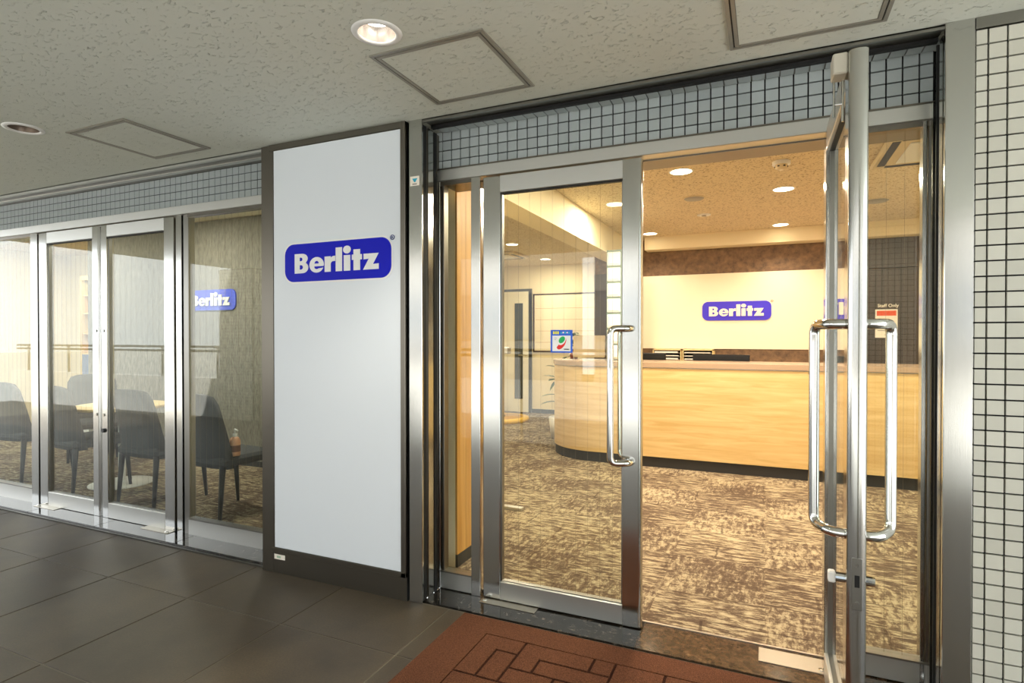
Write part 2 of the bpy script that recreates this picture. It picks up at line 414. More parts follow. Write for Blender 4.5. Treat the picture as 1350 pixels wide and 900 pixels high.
# ------------------------------------------------------------------ canopy ceiling with lamp recesses
LAMPS_OUT = [(-1.234, 1.629, True), (-3.43, 1.651, False)]
loops = [[(-7.6, -1.4), (3.2, -1.4), (3.2, 2.62), (-7.6, 2.62)]]
for x, y, on in LAMPS_OUT: loops.append(circ(x, y, 0.066, 28))
me = fill_mesh('ceiling', loops, 0.12); me.transform(Matrix.Translation((0, 0, ZC+0.06)))
ceil = put('ceiling', me, plaster); tag(ceil, 'grey rough plaster ceiling of the covered walkway', 'ceiling', kind='structure')
def access_panel(x0, x1, y0, y1, label):
    t = empty('ceiling_hatch', ((x0+x1)/2, (y0+y1)/2, ZC), label, 'hatch', 'inspection hatches in the walkway ceiling')
    w = 0.016
    def ring(nm, a, m, zt, zb):
        me = fill_mesh(nm, [[(x0+a, y0+a), (x1-a, y0+a), (x1-a, y1-a), (x0+a, y1-a)], [(x0+a+w*0.8, y0+a+w*0.8), (x1-a-w*0.8, y0+a+w*0.8), (x1-a-w*0.8, y1-a-w*0.8), (x0+a+w*0.8, y1-a-w*0.8)]], zt-zb)
        me.transform(Matrix.Translation((0, 0, (zt+zb)/2))); put(nm, me, m, t)
    ring('outer_frame', 0.0, MATS['hatch_frame'], ZC, ZC-0.006)
    ring('inner_frame', w*0.8+0.005, MATS['hatch_frame'], ZC, ZC-0.007)
    box('shadow_gap', x0+w*0.8, x1-w*0.8, y0+w*0.8, y1-w*0.8, ZC-0.001, ZC, gap_black, t)
    a = w*1.6+0.006
    box('hatch_panel', x0+a, x1-a, y0+a, y1-a, ZC-0.005, ZC-0.001, plaster, t)
mat('hatch_frame', (150, 146, 134), 0.4, 0.3)
access_panel(-1.361, -0.888, 1.748, 2.234, 'square ceiling hatch above the glass entrance, beside the lit downlight')
access_panel(-0.124, 0.362, 1.755, 2.247, 'square ceiling hatch nearest the open glass door, cut by the top of the picture')
access_panel(-3.29, -2.83, 1.765, 2.243, 'square ceiling hatch in the shaded ceiling left of the white sign')
def downlight_out(x, y, on, label):
    t = empty('downlight', (x, y, ZC), label, 'ceiling light', 'round downlights in the walkway ceiling')
    lathe('trim_ring', [(0.064, 0.0), (0.064, -0.004), (0.070, -0.007), (0.085, -0.004), (0.087, 0.0)], (x, y, ZC), white_plastic, t)
    lathe('reflector', [(0.064, 0.0), (0.060, 0.018), (0.052, 0.036), (0.044, 0.046)], (x, y, ZC), mirror_cone if on else MATS['unlit_reflector'], t)
    lathe('bulb', [(0.0, 0.044), (0.045, 0.044), (0.045, 0.052), (0, 0.052)], (x, y, ZC), glow_white if on else black_plastic, t)
    lathe('can', [(0.066, 0.0), (0.066, 0.10), (0.0, 0.10)], (x, y, ZC), black_plastic, t)
    if on:
        ld = bpy.data.lights.new('downlight_beam', 'SPOT'); ld.energy = 28; ld.spot_size = math.radians(110); ld.spot_blend = 0.6; ld.color = (1, 0.93, 0.80); ld.shadow_soft_size = 0.035
        lo = bpy.data.objects.new('downlight_beam', ld); C.objects.link(lo); lo.parent = t; lo.location = (0, 0, -0.012)
downlight_out(*LAMPS_OUT[0], 'lit round downlight with chrome reflector beside the square hatch')
downlight_out(*LAMPS_OUT[1], 'unlit round downlight at the left edge of the walkway ceiling')

# ------------------------------------------------------------------ facade: structure behind the tiles
wall_f = box('wall_front', -14, -1.60, 2.57, 2.70, 2.10, ZI+0.1, grout); tag(wall_f, 'blue grey tiled band above the left glass doors', 'wall', kind='structure')
band_l = box('tile_bed', -14, -2.57, 2.545, 2.57, 2.144, ZC, grout, wall_f)
bm = bmesh.new()
x = -2.60
while x > -13.9:
    for r in range(4):
        z0 = 2.1465+0.0500*r
        bm_box(bm, x-0.0475, x, 2.540, 2.548, z0, z0+0.0455)
    x -= 0.0521
tl = put('glazed_tile', from_bm('glazed_tile', bm), tile_band, wall_f); tl['kind'] = 'stuff'
wall_t = box('wall_front', -1.60, 0.62, 2.57, 2.70, 2.12, ZI+0.1, grout); tag(wall_t, 'blue grey tiled band above the glass entrance doors', 'wall', kind='structure')
box('tile_bed', -1.56, 0.56, 2.556, 2.57, 2.144, ZC, grout, wall_t)
bm = bmesh.new(); bm_box(bm, -0.5, 0.5, -0.006, 0.006, -0.0245, 0.0245); tmesh = from_bm('glazed_tile', bm); tmesh.materials.append(tile_band)
xs = [-1.556] + [-1.519+0.0521*k for k in range(40)] + [0.557]
for k in range(len(xs)-1):
    for r in range(4):
        w = xs[k+1]-xs[k]-0.0055
        o = link('glazed_tile', tmesh, None, wall_t, ((xs[k]+xs[k+1])/2, 2.552, 2.1735+0.0502*r)); o.scale = (w, 1, 0.91)
# soffit of the entrance recess: dark steel with a row of tiles
sf = box('trim_1', -1.522, 0.546, 2.361, 2.552, ZC-0.006, ZC-0.001, bronze); tag(sf, 'dark steel soffit strip above the entrance recess', 'trim', kind='structure')
bm = bmesh.new()
for k in range(40):
    bm_box(bm, -1.514+0.0521*k, -1.514+0.0521*k+0.047, 2.47, 2.535, ZC-0.012, ZC-0.004)
s2 = put('soffit_tile', from_bm('soffit_tile', bm), tile_band, sf); s2['kind'] = 'stuff'
box('soffit_lip', -1.522, 0.546, 2.361, 2.375, ZC-0.016, ZC-0.001, steel_dull, sf)
box('soffit_rail', -1.522, 0.546, 2.44, 2.462, ZC-0.020, ZC-0.001, gap_black, sf)
sl = box('trim_2', -14, -2.57, 2.361, 2.54, ZC-0.006, ZC-0.001, bronze); tag(sl, 'pale steel soffit strip above the left glass doors', 'trim', kind='structure')
box('soffit_lip', -14, -2.57, 2.361, 2.38, ZC-0.020, ZC-0.001, steel_h, sl)
box('soffit_rail', -14, -2.57, 2.46, 2.49, ZC-0.012, ZC-0.001, steel_h, sl)

# right tiled wall
wall_r = box('wall_right', 0.627, 2.40, 2.372, 2.70, 0, ZI+0.1, grout); tag(wall_r, 'off white small square tile wall right of the entrance', 'wall', kind='structure')
box('cap_strip', 0.629, 2.40, 2.352, 2.372, 2.312, ZC, steel_dull, wall_r)
bm = bmesh.new(); bm_box(bm, -0.5, 0.5, -0.006, 0.006, -0.0227, 0.0227); wmesh = from_bm('wall_tile', bm); wmesh.materials.append(tile_wall)
cols = [(0.629, 0.663)] + [(0.663+0.0505*k, 0.7135+0.0505*k) for k in range(0, 4)]
for x0, x1 in cols:
    for r in range(46):
        zt = 2.311-0.0508*r
        zb = zt-0.0508
        if zb < -0.03: break
        o = link('wall_tile', wmesh, None, wall_r, ((x0+x1)/2, 2.364, max(0.024, (zt+zb)/2))); o.scale = (x1-x0-0.0055, 1, 1)
bm = bmesh.new()
for k in range(4, 30):
    x0 = 0.663+0.0505*k
    for r in range(45):
        z = 2.2855-0.0508*r
        bm_box(bm, x0+0.003, x0+0.0478, 2.358, 2.370, z-0.0227, z+0.0227)
fr = put('wall_tile', from_bm('wall_tile', bm), tile_wall, wall_r); fr['kind'] = 'stuff'

# steel pillars of the entrance
col_l = empty('trim_3', (-1.559, 2.44, 0), 'brushed steel pillar between the white sign and the glass entrance', 'pillar', kind='structure')
box('pillar_face', -1.596, -1.522, 2.355, 2.37, 0, ZC, steel, col_l, 0.002)
box('pillar_reveal', -1.60, -1.540, 2.37, 2.58, 0, ZC-0.02, bronze, col_l)
box('reveal_strip', -1.541, -1.530, 2.372, 2.41, 0, ZC-0.02, gap_black, col_l)
box('reveal_strip', -1.541, -1.532, 2.43, 2.475, 0.0, ZC-0.02, steel, col_l)
box('reveal_strip', -1.541, -1.535, 2.49, 2.515, 0.0, ZC-0.02, gap_black, col_l)
st = empty('sticker', (-1.56, 2.354, 2.03), 'small white sticker with a blue mark high on the steel pillar', 'sticker')
box('paper', -1.587, -1.536, 2.3535, 2.355, 2.031, 2.077, paper, st)
me = upright(fill_mesh('mark', [[(-1.575, 2.066), (-1.545, 2.066), (-1.557, 2.048), (-1.563, 2.048)]], 0.0008)); me.transform(Matrix.Translation((0, 2.3531, 0))); put('blue_mark', me, cyan_print, st)
box('print_line', -1.574, -1.548, 2.353, 2.3535, 2.037, 2.041, ink, st)
col_r = empty('trim_4', (0.586, 2.44, 0), 'wide brushed steel pillar between the entrance and the tiled wall', 'pillar', kind='structure')
box('pillar_face', 0.546, 0.627, 2.35, 2.37, 0, ZC, steel, col_r, 0.002)
box('pillar_reveal', 0.560, 0.627, 2.37, 2.58, 0, ZC-0.02, steel, col_r)
box('reveal_strip', 0.550, 0.561, 2.40, 2.44, 0, ZC-0.02, steel, col_r)
box('reveal_strip', 0.548, 0.561, 2.468, 2.476, 0, ZC-0.02, gap_black, col_r)
box('reveal_strip', 0.545, 0.561, 2.50, 2.53, 0, 2.144, steel, col_r)

# transom beams
tr = empty('trim_5', (-0.5, 2.55, 2.086), 'steel transom beam across the top of the glass entrance', 'beam', kind='structure')
box('beam', -1.54, 0.557, 2.522, 2.60, 2.090, 2.146, steel_h, tr, 0.002)
box('upper_fillet', -1.54, 0.557, 2.530, 2.556, 2.146, 2.156, bronze, tr)
box('inner_header', -1.70, 0.70, 2.60, 2.74, 2.095, ZI, cream, tr)
box('header_soffit', -1.54, 0.557, 2.60, 2.74, 2.085, 2.095, bronze, tr)
tr2 = empty('trim_6', (-5, 2.55, 2.086), 'steel transom beam across the top of the left glass doors', 'beam', kind='structure')
box('beam', -9.5, -2.57, 2.522, 2.60, 2.090, 2.146, steel_h, tr2, 0.002)
box('inner_header', -9.5, -2.57, 2.60, 2.74, 2.095, ZI, cream, tr2)

# thresholds
th = empty('trim_7', (-0.5, 2.5, 0), 'polished granite threshold under the glass entrance doors', 'threshold', kind='structure')
box('slab', -1.530, -0.497, 2.375, 2.605, -0.02, 0.006, granite, th, 0.001)
box('slab', -0.495, 0.55, 2.375, 2.605, -0.02, 0.006, granite_b, th, 0.001)
box('edge_strip', -1.53, 0.55, 2.605, 2.617, -0.02, 0.010, brass_plate, th)
th2 = empty('trim_8', (-5, 2.5, 0), 'polished dark granite threshold under the left glass doors', 'threshold', kind='structure')
xx = -2.57
for k in range(9):
    box('slab', xx-0.79, xx-0.003, 2.385, 2.60, -0.02, 0.018, granite, th2, 0.0015); xx -= 0.79
box('edge_strip', -9.6, -2.57, 2.368, 2.383, -0.02, 0.006, steel_dull, th2)

# ------------------------------------------------------------------ glass doors
def wires(name, xs, y, z0, z1, parent, world=True):
    bm = bmesh.new()
    for x in xs: bm_box(bm, x-0.0003, x+0.0003, y-0.0003, y+0.0003, z0, z1)
    return put(name, from_bm(name, bm), wire_m, parent, world)
def handle(parent, side, xm, xb, z0=0.745, z1=1.335, y0=0.0225, so=0.075, fix=None):
    s = side
    pts = [(xm, s*y0, z1), (xm, s*(y0+0.035), z1), (xb, s*(y0+so), z1), (xb, s*(y0+so), z0), (xm, s*(y0+0.035), z0), (xm, s*y0, z0)]
    P = [Vector(p) for p in pts]
    path = arc_path([P[0], P[1], P[2], P[3], P[4], P[5]], 0.030, 6)
    h = tube('pull_handle', path, 0.0148, chrome, parent, 14, world=False)
    return h
def leaf(name, W, label, loc, rz, cat='door', free_w=0.085, hinge_w=0.092, Z0=0.012, Z1=2.084, T=0.048, handles=True, wired=True, lock=True, rail0=0.10, flip=1):
    d = empty(name, loc, label, cat, kind='structure', rz=rz); h = T/2
    box('hinge_stile', 0, hinge_w, -h, h, Z0, Z1, steel, d, 0.003, world=False)
    # free stile with a bull-nosed closing edge
    pr = [(W-free_w, -h), (W-0.018, -h)] + [(W-0.018+0.018*math.cos(a), h*math.sin(a)) for a in [(-PI/2)+PI*k/20 for k in range(1, 20)]] + [(W-0.018, h), (W-free_w, h)]
    me = fill_mesh('free_stile', [pr], Z1-Z0); me.transform(Matrix.Translation((0, 0, (Z0+Z1)/2)))
    put('free_stile', me, steel, d, world=False)
    box('top_rail', hinge_w, W-free_w, -h, h, Z1-0.083, Z1, steel_h, d, 0.002, world=False)
    box('bottom_rail', hinge_w, W-free_w, -h, h, Z0, rail0, steel_h, d, 0.002, world=False)
    gp = box('glass_pane', hinge_w-0.008, W-free_w+0.008, -0.004, 0.004, rail0-0.008, Z1-0.075, glass, d, world=False)
    for nm, a, b in (('bead', hinge_w, hinge_w+0.007), ('bead', W-free_w-0.007, W-free_w)):
        box(nm, a, b, -0.012, 0.012, rail0, Z1-0.083, steel_dull, d, world=False)
    box('bead', hinge_w, W-free_w, -0.012, 0.012, Z1-0.089, Z1-0.083, gap_black, d, world=False)
    box('bead', hinge_w, W-free_w, -0.012, 0.012, rail0, rail0+0.004, steel_dull, d, world=False)
    if wired:
        n = int((W-free_w-hinge_w)/0.058)
        wires('wire', [hinge_w+0.03+0.058*k for k in range(n)], 0.0, rail0, Z1-0.083, d, world=False)
    if handles:
        for s in (-1, 1): handle(d, s, W-0.045, W-0.122)
    if lock:
        xl = W-0.045
        for s in (-1, 1):
            me = bpy.data.meshes.new('x'); bm = bmesh.new(); tube_bm(bm, [(xl, s*h, 0.62), (xl, s*(h+0.024), 0.62)], 0.014, 14)
            put('lock_cylinder', from_bm('lock_cylinder', bm), chrome, d, world=False)
    return d
d1 = leaf('door_1', 0.780, 'closed steel framed glass entrance door with chrome pull handle and blue sticker', (-1.279, 2.553, 0), 0.0, lock=False)
d2 = leaf('door_2', 0.745, 'open steel framed glass entrance door standing out toward the walkway', (0.229, 2.553, 0), -PI/2)
# lock face plate on the open edge
W2 = 0.745
box('lock_plate', W2-0.001, W2+0.0035, -0.0125, 0.0125, 0.552, 0.694, steel_dull, d2, 0.001, world=False)
box('latch_hole', W2+0.0030, W2+0.0042, -0.006, 0.006, 0.615, 0.648, black_plastic, d2, world=False)
for z in (0.572, 0.675):
    bm = bmesh.new(); tube_bm(bm, [(W2+0.002, 0, z), (W2+0.0045, 0, z)], 0.005, 10); put('screw', from_bm('screw', bm), chrome, d2, world=False)
box('thumb_turn', W2-0.058, W2-0.032, -0.066, -0.047, 0.604, 0.636, white_plastic, d2, 0.004, world=False)
# bracket with hanging rods near the top free corner (inner face of the leaf)
box('guard_bracket', W2-0.085, W2-0.020, -0.062, -0.024, 2.030, 2.088, mat('grey_beige_bracket', (196, 190, 174), 0.5), d2, 0.004, world=False)
for yy, ln in ((-0.056, 0.10), (-0.034, 0.115)):
    bm = bmesh.new(); tube_bm(bm, [(W2-0.05, yy, 2.02), (W2-0.05, yy, 2.02-ln)], 0.0035, 8); put('guard_rod', from_bm('guard_rod', bm), chrome, d2, world=False)
bm = bmesh.new(); tube_bm(bm, [(W2-0.05, -0.056, 1.955), (W2-0.05, -0.034, 1.955)], 0.003, 8); put('guard_link', from_bm('guard_link', bm), chrome, d2, world=False)
# floor closers
for x0, x1, nm in ((-1.275, -0.985, 'steel floor hinge cover plate under the closed entrance door'), (-0.024, 0.24, 'pale steel floor hinge cover plate under the open entrance door')):
    t = empty('floor_closer', ((x0+x1)/2, 2.53, 0.006), nm, 'floor hinge')
    box('cover_plate', x0, x1, 2.475, 2.585, 0.006, 0.0095, brass_plate, t, 0.001)
    px = x0+0.03 if x0 < -0.5 else x1-0.03
    lathe('pivot_screw', [(0.011, 0), (0.011, 0.003), (0.0, 0.003)], (px-0.01, 2.50, 0.0095), chrome, t, 14)
# privacy seal sticker on the closed door
sk = empty('window_sticker', (-0.877, 2.546, 1.224), 'square blue and white sticker with a green and red oval emblem on the door glass', 'sticker')
X0, X1, Z0, Z1, ys = -0.931, -0.823, 1.224, 1.331, 2.5485
box('blue_border', X0, X1, ys-0.0006, ys+0.0004, Z0, Z1, sticker_blue, sk)
box('white_field', X0+0.009, X1-0.009, ys-0.0010, ys-0.0006, Z0+0.007, Z0+0.080, white_print, sk)
for k in range(3): box('yellow_print', X0+0.012+0.0105*k, X0+0.0205+0.0105*k, ys-0.0010, ys-0.0006, Z1-0.020, Z1-0.007, yellow_print, sk)
for k in range(5): box('pale_print', X0+0.050+0.0095*k, X0+0.0565+0.0095*k, ys-0.0010, ys-0.0006, Z1-0.018+0.002*(k % 2), Z1-0.010+0.001*(k % 3), paper if k % 2 else cyan_print, sk)
def tilted_ellipse(cx, cz, a, b, ang, n=24, t0=0, t1=360):
    o = []
    for i in range(n+1):
        t = math.radians(t0+(t1-t0)*i/n); px, pz = a*math.cos(t), b*math.sin(t)
        o.append((cx+px*math.cos(ang)-pz*math.sin(ang), cz+px*math.sin(ang)+pz*math.cos(ang)))
    return o
def flat(nm, loop, m, y):
    me = upright(fill_mesh(nm, [loop], 0.0004)); me.transform(Matrix.Translation((0, y, 0))); return put(nm, me, m, sk)
ecx, ecz = X0+0.056, Z0+0.046
flat('green_oval', tilted_ellipse(ecx, ecz+0.0145, 0.0185, 0.0125, math.radians(48))[:-1], green_print, ys-0.0012)
crescent = tilted_ellipse(ecx-0.002, ecz-0.002, 0.033, 0.0175, math.radians(55), 18, 150, 362) + tilted_ellipse(ecx+0.000, ecz+0.011, 0.024, 0.0165, math.radians(52), 14, 330, 178)
flat('red_crescent', crescent, red_print, ys-0.0012)
box('small_print', X0+0.018, X0+0.032, ys-0.0010, ys-0.0006, Z0+0.068, Z0+0.070, ink, sk); box('small_print', X0+0.018, X0+0.028, ys-0.0010, ys-0.0006, Z0+0.060, Z0+0.062, ink, sk)
box('small_print', X0+0.066, X0+0.092, ys-0.0010, ys-0.0006, Z0+0.014, Z0+0.019, ink, sk)

# fixed side lights of the entrance
def fixed(name, x0, x1, label, posts, kick=0.095, top=2.090, wired=True):
    w = empty(name, ((x0+x1)/2, 2.55, 0), label, 'window', kind='structure')
    for a, b, y0, y1, m in posts: box('post', a, b, y0, y1, 0.006, top, m, w, 0.002)
    box('kick_panel', x0, x1, 2.533, 2.575, 0.010, kick, steel_h, w, 0.002)
    box('sill', x0, x1, 2.525, 2.58, kick, kick+0.007, steel_dull, w)
    box('top_frame', x0, x1, 2.535, 2.575, top-0.02, top, bronze, w)
    box('glass_pane', x0, x1, 2.550, 2.558, kick+0.005, top-0.01, glass, w)
    if wired and x1-x0 > 0.1:
        wires('wire', [x0+0.03+0.058*k for k in range(int((x1-x0)/0.058))], 2.554, kick, top-0.02, w)
    return w
fixed('window_1', -1.535, -1.346, 'narrow fixed side glass left of the closed entrance door', [(-1.540, -1.526, 2.530, 2.58, steel), (-1.520, -1.505, 2.535, 2.58, bronze), (-1.346, -1.295, 2.528, 2.58, steel)])
fixed('window_2', 0.325, 0.548, 'fixed side glass right of the open entrance door', [(0.272, 0.325, 2.528, 2.58, steel), (0.522, 0.536, 2.53, 2.58, steel), (0.540, 0.556, 2.535, 2.58, steel_dull)])
# left shopfront
leaf('door_3', 0.735, 'left leaf of the pair of glass doors left of the white sign', (-5.065, 2.553, 0), 0.0, handles=False, wired=True, lock=False, Z0=0.020, rail0=0.125, free_w=0.075, hinge_w=0.10)
leaf('door_4', 0.772, 'right leaf of the pair of glass doors left of the white sign', (-3.545, 2.553, 0), PI, handles=False, wired=True, lock=False, Z0=0.020, rail0=0.125, free_w=0.075, hinge_w=0.095)
for o in [x for x in bpy.data.objects if x.name in ('door_3', 'door_4')]:
    W = 0.735 if o.name == 'door_3' else 0.772; s = -1 if o.name == 'door_3' else 1
    for z, m, r in ((1.34, chrome, 0.010), (0.745, chrome, 0.010)):
        bm = bmesh.new(); tube_bm(bm, [(W-0.035, s*0.024, z), (W-0.035, s*0.030, z)], r, 14); put('bolt_cap', from_bm('bolt_cap', bm), m, o, world=False)
    if o.name == 'door_4':
        bm = bmesh.new(); tube_bm(bm, [(W-0.035, 0.024, 0.635), (W-0.035, 0.036, 0.635)], 0.015, 14); put('lock_cylinder', from_bm('lock_cylinder', bm), black_plastic, o, world=False)
for x0, x1, nm in ((-5.06, -4.80, 'floor hinge plate under the left glass door leaf'), (-3.82, -3.55, 'floor hinge plate under the right glass door leaf of the left pair')):
    t = empty('floor_closer', ((x0+x1)/2, 2.53, 0.018), nm, 'floor hinge')
    box('cover_plate', x0, x1, 2.48, 2.58, 0.0178, 0.0215, brass_plate, t, 0.001)
    px = x1-0.03 if x0 > -4 else x0+0.03
    lathe('pivot_screw', [(0.012, 0), (0.012, 0.006), (0.0, 0.006)], (px, 2.50, 0.0215), chrome, t, 14)
fixed('window_3', -3.42, -2.57, 'fixed shop window between the left glass doors and the white sign', [(-3.53, -3.478, 2.535, 2.59, steel), (-3.468, -3.42, 2.542, 2.59, steel_dull), (-3.478, -3.468, 2.56, 2.59, gap_black)], kick=0.118)
fixed('window_4', -7.60, -5.176, 'fixed shop window at the left edge of the picture', [(-5.176, -5.085, 2.528, 2.58, steel), (-7.69, -7.60, 2.528, 2.58, steel)], kick=0.125)
fixed('window_5', -9.5, -7.69, 'far fixed shop window beyond the left edge', [(-9.6, -9.5, 2.528, 2.58, steel)], kick=0.125)

# ------------------------------------------------------------------ white illuminated-type sign board
sg = empty('wall_sign', (-2.08, 2.35, 0), 'tall white sign board with a blue rounded logo between the glass fronts', 'sign')
box('sign_body', -2.56, -1.606, 2.352, 2.56, 0.0, ZC-0.004, gap_black, sg)
box('side_post', -2.564, -2.482, 2.346, 2.40, 0.0, ZC-0.003, bronze, sg, 0.002)
box('base_panel', -2.482, -1.607, 2.349, 2.37, 0.0, 0.120, bronze, sg, 0.001)
box('frame_top', -2.500, -1.606, 2.338, 2.36, 2.314, ZC-0.003, bronze, sg, 0.002)
box('frame_bottom', -2.486, -1.606, 2.336, 2.36, 0.118, 0.142, bronze, sg, 0.002)
box('frame_side', -1.634, -1.606, 2.336, 2.36, 0.118, ZC-0.003, bronze, sg, 0.002)
box('frame_side', -2.486, -2.470, 2.340, 2.36, 0.142, 2.314, bronze, sg, 0.001)
box('sign_face', -2.466, -1.636, 2.342, 2.352, 0.144, 2.312, white_gloss, sg)
logo(sg, -2.382, -1.688, 1.592, 1.793, 2.342, blue_print, white_print, 0.002, 0.001, rim_m=white_print, mark_m=mat('dark_blue_print', (40, 50, 120), 0.5))
lb = empty('label_plate', (-2.437, 2.348, 0.076), 'small white label at the foot of the white sign board', 'label')
box('paper', -2.477, -2.400, 2.3475, 2.349, 0.076, 0.102, paper, lb)
box('green_print', -2.458, -2.430, 2.3468, 2.3475, 0.083, 0.095, mat('pale_green_print', (170, 196, 170), 0.6), lb)

# ------------------------------------------------------------------ door mat
MY1, MY0, MX0, MX1 = 2.340, 1.30, -1.280, 0.52
mt = empty('door_mat', (-0.35, 1.85, 0.0), 'brown pile door mat with a grooved brick pattern before the entrance', 'mat')
box('backing', MX0-0.006, MX1+0.006, MY0-0.006, MY1+0.004, 0.0, 0.006, gap_black, mt)
box('groove_layer', MX0, MX1, MY0, MY1, 0.006, 0.0095, mat_dark, mt)
ix0, ix1, iy0, iy1 = -1.104, 0.345, 1.43, 2.215
me = fill_mesh('border', [[(MX0, MY0), (MX1, MY0), (MX1, MY1), (MX0, MY1)], [(ix0, iy0), (ix1, iy0), (ix1, iy1), (ix0, iy1)]], 0.006); me.transform(Matrix.Translation((0, 0, 0.0115))); put('border', me, mat_pile, mt)
G = 0.011
def pad(pts):
    xs = [p[0] for p in pts]; ys = [p[1] for p in pts]
    if max(ys) < 1.5: return
    me = fill_mesh('pad', [pts], 0.006); me.transform(Matrix.Translation((0, 0, 0.0112))); put('pad', me, mat_pile, mt)
def rect(x0, x1, y0, y1):
    if x1 > ix1: x1 = ix1
    if y0 < iy0: y0 = iy0
    if x1-x0 < 0.03 or y1-y0 < 0.03: return
    pad([(x0+G/2, y0+G/2), (x1-G/2, y0+G/2), (x1-G/2, y1-G/2), (x0+G/2, y1-G/2)])
def ell(x0, x1, y0, y1, a, b):
    """L along the left and top of a cell, arm widths a (left) and b (top)"""
    if x1 > ix1 or y0 < iy0: return rect(x0, min(x1, ix1), max(y0, iy0), y1)
    pad([(x0+G/2, y0+G/2), (x0+a-G/2, y0+G/2), (x0+a-G/2, y1-b+G/2), (x1-G/2, y1-b+G/2), (x1-G/2, y1-G/2), (x0+G/2, y1-G/2)])
pitch = 0.57
for kx in range(3):
    for ky in range(3):
        x = ix0 + pitch*kx; y = iy1 - 0.295*ky
        if ky % 2 == 0:
            ell(x, x+0.19, y-0.295, y, 0.096, 0.10); rect(x+0.096, x+0.19, y-0.295, y-0.10)
            ell(x+0.19, x+0.485, y-0.195, y, 0.096, 0.10); rect(x+0.485, x+0.57, y-0.10, y)
            rect(x+0.286, x+0.57, y-0.195, y-0.10); rect(x+0.19, x+0.38, y-0.295, y-0.195); rect(x+0.38, x+0.57, y-0.295, y-0.195)
        else:
            rect(x, x+0.285, y-0.10, y); ell(x+0.285, x+0.57, y-0.195, y, 0.096, 0.10)
            rect(x, x+0.285, y-0.195, y-0.10); rect(x+0.381, x+0.57, y-0.195, y-0.10)
            rect(x, x+0.19, y-0.295, y-0.195); rect(x+0.19, x+0.57, y-0.295, y-0.195)

# ------------------------------------------------------------------ INTERIOR SHELL
fl = box('floor', -9.6, 2.40, 2.617, 9.20, -0.06, 0.004, carpet); tag(fl, 'beige and brown streaked carpet of the reception and meeting area', 'floor', kind='structure')
ci = box('ceiling', -9.6, 2.40, 2.70, 9.20, ZI, ZI+0.10, in_ceil); tag(ci, 'warm lit speckled ceiling inside the reception', 'ceiling', kind='structure')
def wallbox(name, a, m, label, **k):
    o = box(name, *a, m); tag(o, label, 'wall', kind='structure'); return o
wb = wallbox('wall_back', (-2.03, 2.30, 7.21, 7.40, 0, ZI), mottle, 'brown mottled back wall behind the reception counter')
box('bulkhead', -1.35, 2.30, 7.00, 7.21, 2.345, ZI, cream, wb)
box('ivory_panel', -1.55, 0.86, 7.195, 7.21, 1.153, 2.046, white_panel, wb)
box('corner_panel', -2.03, -1.84, 7.195, 7.21, 0, 2.10, mat('grey_brown_panel', (84, 72, 60), 0.6), wb)
dp = empty('wall_panel', (1.45, 7.2, 0), 'dark brown wood wall panel behind the right end of the counter', 'panel')
box('board', 0.87, 1.53, 7.17, 7.21, 0, 2.02, darkwood, dp); box('board', 0.87, 1.53, 7.17, 7.21, 2.03, 2.345, darkwood, dp)
box('board', 1.56, 2.30, 7.17, 7.21, 0, 2.345, darkwood, dp)
box('edge_strip', 1.53, 1.56, 7.165, 7.21, 0, 2.345, silver_m, dp)
box('cabinet_return', 1.545, 2.30, 6.85, 7.17, 0, 1.41, cream, dp)
wl_ = wallbox('wall_left', (-2.20, -2.08, 2.74, 4.30, 0, ZI), cream, 'cream partition between the meeting room and the reception')
pi = empty('partition_end', (-1.65, 3.05, 0), 'honey wood clad wall end with a cream edge beside the entrance', 'partition')
box('core', -2.08, -1.592, 2.80, 3.32, 0, ZI, cream, pi)
box('wood_board', -1.592, -1.580, 2.803, 3.32, 0.075, ZI, oak_v, pi); box('kickboard', -1.592, -1.578, 2.803, 3.32, 0.0, 0.075, char, pi)
bmx = box('trim_9', -1.80, -1.580, 3.32, 7.21, 2.212, ZI, cream); tag(bmx, 'cream ceiling beam running back from the entrance', 'beam', kind='structure')
wf = wallbox('wall_far', (-4.5, -2.0, 9.06, 9.20, 0, ZI), cream, 'cream far wall of the corridor with a framed board')
wallbox('wall_corridor', (-4.55, -4.40, 4.30, 9.20, 0, ZI), cream, 'cream left side wall of the corridor')
wallbox('wall_corridor_right', (-2.03, -1.93, 7.40, 9.20, 0, ZI), cream, 'cream right side wall of the far corridor')
wallbox('wall_side', (2.25, 2.40, 2.70, 7.40, 0, ZI), cream, 'cream right side wall of the reception')
gw = wallbox('wall_meeting', (-7.35, -2.08, 4.17, 4.30, 0, ZI), grey_wall, 'grey textured wall of the meeting room with a blue logo')
box('baseboard', -7.35, -2.2, 4.16, 4.17, 0, 0.06, char, gw)
wallbox('wall_meeting_back', (-9.6, -7.35, 5.15, 5.30, 0, ZI), cream, 'pale wall behind the bookcase in the meeting room')
wallbox('wall_meeting_left', (-9.75, -9.6, 2.57, 5.30, 0, ZI), cream, 'cream left side wall of the meeting room')
bb = box('baseboard_far', -4.40, -2.03, 9.045, 9.06, 0, 0.07, char); tag(bb, 'dark baseboard of the corridor far wall', 'baseboard', kind='structure')

# wall logos
ls = empty('logo_sign', (-0.32, 7.19, 1.49), 'violet blue rounded logo sign with raised ivory letters behind the counter', 'sign')
logo(ls, -0.699, 0.054, 1.49, 1.712, 7.195, violet_plate, cream_letter, 0.012, 0.010, mark_m=mat('dull_gold', (150, 120, 60), 0.5))
ls2 = empty('logo_sign', (-5.23, 4.16, 1.57), 'blue rounded logo sign on the grey meeting room wall', 'sign')
logo(ls2, -5.60, -4.90, 1.571, 1.783, 4.17, mat('royal_blue_plate', (58, 78, 214), 0.4), white_print, 0.012, 0.010, mark=False)

